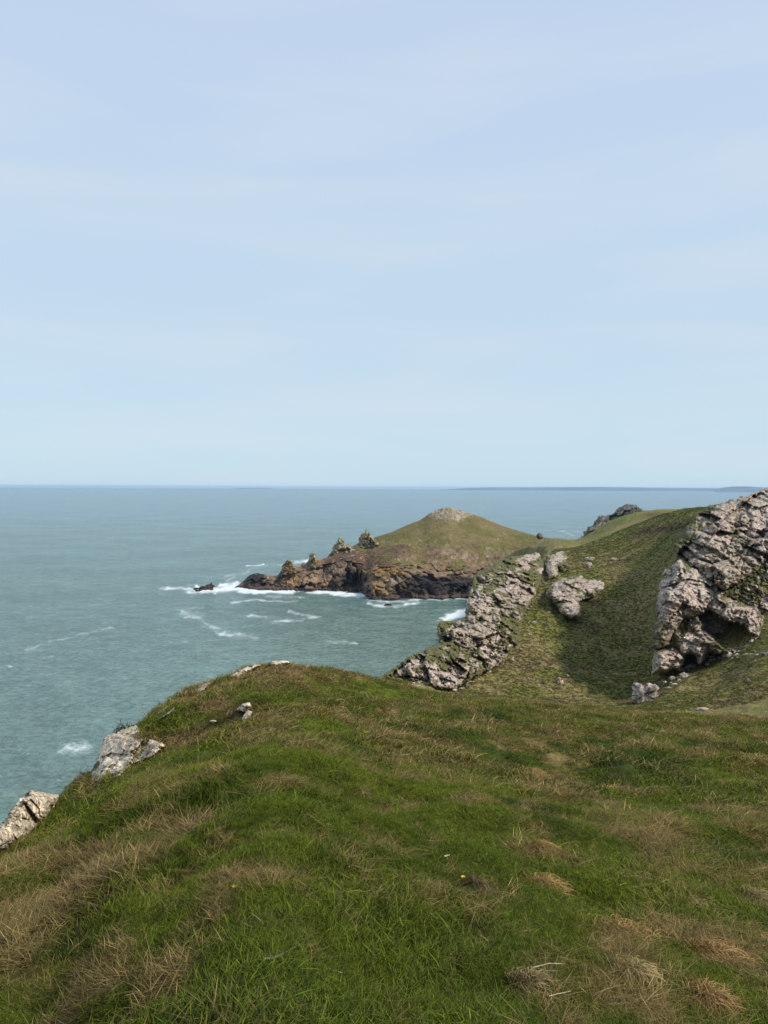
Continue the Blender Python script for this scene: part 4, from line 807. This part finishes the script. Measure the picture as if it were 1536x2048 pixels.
TU = [(1250, 1875, 75, 'wide orange brown mat of dead grass, largest at lower right'), (1430, 1912, 52, 'domed coppery tussock left of the lower right edge'), (1375, 1815, 55, 'pale straw tussock above the domed coppery one'), (1270, 1772, 62, 'long grey brown tussock with arching strands'),
      (1085, 1778, 38, 'small curled tussock left of the long grey brown one'), (1345, 1690, 55, 'low tussock in the middle right of the meadow'), (1465, 1658, 48, 'straw tussock near the right edge above the others'), (1510, 1800, 42, 'tussock cut by the right edge of the picture'),
      (1510, 1890, 36, 'thin dry patch at the right edge below'), (1065, 1548, 34, 'upright tan tussock alone in the upper meadow'), (950, 1780, 26, 'dark brown withered tuft near a yellow flower'), (1060, 1975, 34, 'flattened feathery tuft near the bottom'),
      (350, 1965, 46, 'loose nest of straw near the bottom left'), (1085, 1700, 26, 'sloping dry tuft above the small curled one'), (390, 1650, 66, 'pinkish dry bank on the left'),
      (130, 1770, 80, 'tall pale dry bank at the far left'), (110, 1860, 60, 'matted straw strip below the pale dry bank'), (1420, 2010, 40, 'thin dry patch at the bottom right'), (1270, 1955, 34, 'grey brown tuft between green hollows')]
for k, (a, b_, rad, lab) in enumerate(TU):
    cl_ = [(.42, .27, .11), (.40, .25, .10), (.42, .32, .15), (.30, .23, .11)][k % 4]
    P = TF.hit(a, b_); far_ = P[1] > 6
    if 'dark' in lab: cl_ = (.15, .11, .055)
    tussock(a, b_, rad, lab, 900+k, cl_, nb=int(160+3.2*rad), lng=.16 if not far_ else .24)
M_stalk = mat_plain('dry_stalk_pale', (0.42, 0.37, 0.23), .7, .2, 60); M_twig = mat_plain('twig_dark', (0.045, 0.04, 0.035), .8, .3, 60); M_grey = mat_plain('twig_grey', (0.22, 0.2, 0.17), .8, .3, 60)
M_pet = mat_plain('petal_yellow', (0.75, 0.50, 0.02), .6, .1, 50); M_leafg = mat_plain('leaf_green', (0.05, 0.13, 0.03), .6, .3, 40)
def tube(pts, r0, r1, n=6):
    pts = np.array(pts, float); V = []; Fc = []
    for i, p in enumerate(pts):
        t = pts[min(i+1, len(pts)-1)]-pts[max(i-1, 0)]; t = t/np.linalg.norm(t); a = np.cross(t, [0.1, .2, 1.]); a /= np.linalg.norm(a)+1e-9; b = np.cross(t, a); rr_ = r0+(r1-r0)*i/(len(pts)-1)
        for k in range(n): V.append(p+rr_*(math.cos(2*math.pi*k/n)*a+math.sin(2*math.pi*k/n)*b))
    for i in range(len(pts)-1):
        for k in range(n): Fc.append((i*n+k, i*n+(k+1) % n, (i+1)*n+(k+1) % n, (i+1)*n+k))
    return V, Fc
def stick(name, pix, mat, r0, label, cat, lift=.06, branches=()):
    def line(pix, lifts):
        out = []
        for (a, b_), lf in zip(pix, lifts):
            P = TF.hit(a, b_); d_ = ray(a, b_)*-1; out.append(P+d_/np.linalg.norm(d_)*lf)
        out = np.array(out); t = np.linspace(0, 1, 9); tt = np.linspace(0, 1, len(out)); q = np.stack([np.interp(t, tt, out[:, k]) for k in range(3)], -1)
        q[1:-1] += rng.normal(0, .0008, (7, 3)); return q
    V, Fc = tube(line(pix, [lift]*len(pix)), r0, r0*.5); V = list(V); Fc = list(Fc)
    for bp in branches:
        v, f = tube(line(bp, [lift]*len(bp)), r0*.6, r0*.3); n0 = len(V); V += list(v); Fc += [tuple(i+n0 for i in q) for q in f]
    V = np.array(V); o0 = V[0].copy(); o = link_mesh(name, V-o0, Fc, mat); o.location = tuple(o0); tag(o, label, cat)
stick('dry_stalk', [(1066, 1937), (1095, 1930), (1120, 1928), (1128, 1931)], M_stalk, .0030, 'bent pale straw stalk lying on green turf at lower centre right', 'stalk')
stick('dry_stalk', [(1065, 1947), (1115, 1949)], M_stalk, .0018, 'thin faint stalk just under the bent pale one', 'stalk')
stick('dry_stalk', [(1098, 2001), (1142, 1984)], M_stalk, .0020, 'pale stalk slanting up near the bottom right', 'stalk')
stick('dry_stalk', [(1210, 1910), (1228, 1948)], M_stalk, .0018, 'thin pale stem standing in the turf right of centre', 'stalk')
stick('dry_stalk', [(1394, 1782), (1408, 1740), (1415, 1728)], M_stalk, .0025, 'tall leaning pale stem beside the long grey tussock', 'stalk', .1)
stick('dry_stalk', [(1288, 1760), (1330, 1742)], M_stalk, .0018, 'fine straw pointing right from the long grey tussock', 'stalk', .1)
stick('dry_stalk', [(1345, 1850), (1390, 1852), (1430, 1856)], M_stalk, .0020, 'straight pale straw lying under the pale tussock', 'stalk')
stick('dry_stalk', [(655, 1944), (690, 1952)], M_stalk, .0030, 'short cream straw near the bottom middle', 'stalk')
stick('dry_stalk', [(628, 1968), (650, 1955)], M_stalk, .0018, 'thin tan straw left of the short cream one', 'stalk')
stick('dry_stalk', [(200, 1893), (208, 1882), (232, 1888)], M_stalk, .0018, 'kinked straw in the left turf', 'stalk')
stick('dry_stalk', [(670, 1830), (695, 1812)], M_stalk, .0020, 'lone pale blade in the middle turf', 'stalk')
stick('dry_stalk', [(888, 1718), (899, 1711)], M_stalk, .0055, 'short white straw in the middle meadow', 'stalk')
stick('dry_stalk', [(1325, 1624), (1332, 1615)], M_stalk, .0055, 'short pale stem in the upper right meadow', 'stalk')
stick('dry_stalk', [(320, 1975), (332, 1996)], M_stalk, .0030, 'split pale stalk at the left nest of straw', 'stalk')
stick('fallen_twig', [(528, 1924), (555, 1914), (608, 1892)], M_grey, .0045, 'grey forked twig lying in the bottom middle turf', 'twig', .05, branches=([(555, 1914), (575, 1912)],))
stick('fallen_twig', [(300, 1955), (302, 1975), (306, 1995)], M_twig, .0035, 'black upright twig at the left nest of straw', 'twig', .06, branches=([(302, 1972), (345, 1958)],))
stick('fallen_twig', [(888, 1868), (900, 1880), (912, 1892)], M_grey, .0035, 'short grey twig in a dark hollow at lower centre', 'twig', .05)
stick('fallen_twig', [(1345, 1852), (1415, 1852), (1455, 1840)], M_twig, .0040, 'dark twig beneath the pale straw tussock', 'twig', .05)
stick('fallen_twig', [(52, 1676), (54, 1655), (57, 1640)], M_twig, .010, 'dark stem standing by the lower left rock', 'twig', .05)
# small bush with bare stems on the cliff edge
def shrub(px_, py_, label):
    P = TF.hit(px_, py_); root = bpy.data.objects.new('edge_shrub', None); COL.objects.link(root); root.location = tuple(P); tag(root, label, 'shrub')
    r = np.random.default_rng(3)
    for i in range(9):
        a = r.uniform(-.35, .45); h_ = r.uniform(.18, .36); p0 = np.array([a, r.uniform(-.1, .1), -.05]); pts = [p0+np.array([t*.08*r.normal(), 0, t*h_]) for t in (0, .33, .66, 1)]
        v, f = tube(pts, .007, .004, 5); link_mesh('stem', v, f, M_twig, parent=root)
    Vb, Fb, bv = blades(300, .45, .06, .16, .02, 1.0, .6, 77, 2); o = link_mesh('foliage', Vb, Fb, M_strand, attrs={'bvar': bv}, smooth=False, parent=root)
    a = o.data.attributes.new('icol', 'FLOAT_COLOR', 'POINT'); cc = np.tile(np.array([.085, .06, .035, 1], np.float32), len(Vb)); a.data.foreach_set('color', cc)
shrub(268, 1452, 'dark withered shrub with bare stems above the large pale slab')
def flower(px_, py_, rad, label):
    P = TF.hit(px_, py_); d_ = -ray(px_, py_); P2_ = P+d_/np.linalg.norm(d_)*.09
    root = bpy.data.objects.new('yellow_flower', None); COL.objects.link(root); root.location = tuple(P2_); tag(root, label, 'flower', 'yellow flowers in the grass')
    V, Fc = tube([(0, .01, -.08), (0.004, .005, -.04), (0, 0, 0)], .0015, .0015, 5); link_mesh('stem', V, Fc, M_leafg, parent=root)
    for k in range(6):
        a = k*math.pi/3; ca, sa = math.cos(a), math.sin(a); pts = []
        for (t, w_, z_) in ((.1, .15, 0), (.55, .34, .18), (1, .2, .3)): pts += [((t*ca-w_*sa)*rad, (t*sa+w_*ca)*rad, z_*rad), ((t*ca+w_*sa)*rad, (t*sa-w_*ca)*rad, z_*rad)]
        link_mesh('petal', pts, [(0, 1, 3, 2), (2, 3, 5, 4)], M_pet, parent=root, smooth=False)
flower(312, 1757, .020, 'orange yellow flower at left, brightest of the few'); flower(469, 1778, .012, 'tiny pale yellow flower left of centre'); flower(566, 1763, .012, 'small yellow flower at the end of the dry strip'); flower(926, 1762, .013, 'yellow flower near the dark withered tuft'); flower(420, 1640, .014, 'faint yellow bloom on the upper left slope')

# ------------------------------------------------------------------ haze
def haze_box(dens):
    x = 34000; V = [(sx*x, sy, z_) for z_ in (-8, 96) for sx, sy in ((-1, -300), (1, -300), (1, 33000), (-1, 33000))]
    Fc = [(0, 3, 2, 1), (4, 5, 6, 7), (0, 1, 5, 4), (1, 2, 6, 5), (2, 3, 7, 6), (3, 0, 4, 7)]
    m = bpy.data.materials.new('haze_air'); m.use_nodes = True; nt = m.node_tree; nt.nodes.clear()
    p = N(nt, 'ShaderNodeVolumePrincipled'); p.inputs['Color'].default_value = (0.50, 0.74, 1.0, 1); p.inputs['Density'].default_value = dens; p.inputs['Anisotropy'].default_value = 0.0
    o = N(nt, 'ShaderNodeOutputMaterial'); nt.links.new(p.outputs[0], o.inputs['Volume'])
    b = link_mesh('haze', V, Fc, m, smooth=False); tag(b, 'thin sea haze in the air', kind='stuff')
haze_box(3.3e-5)
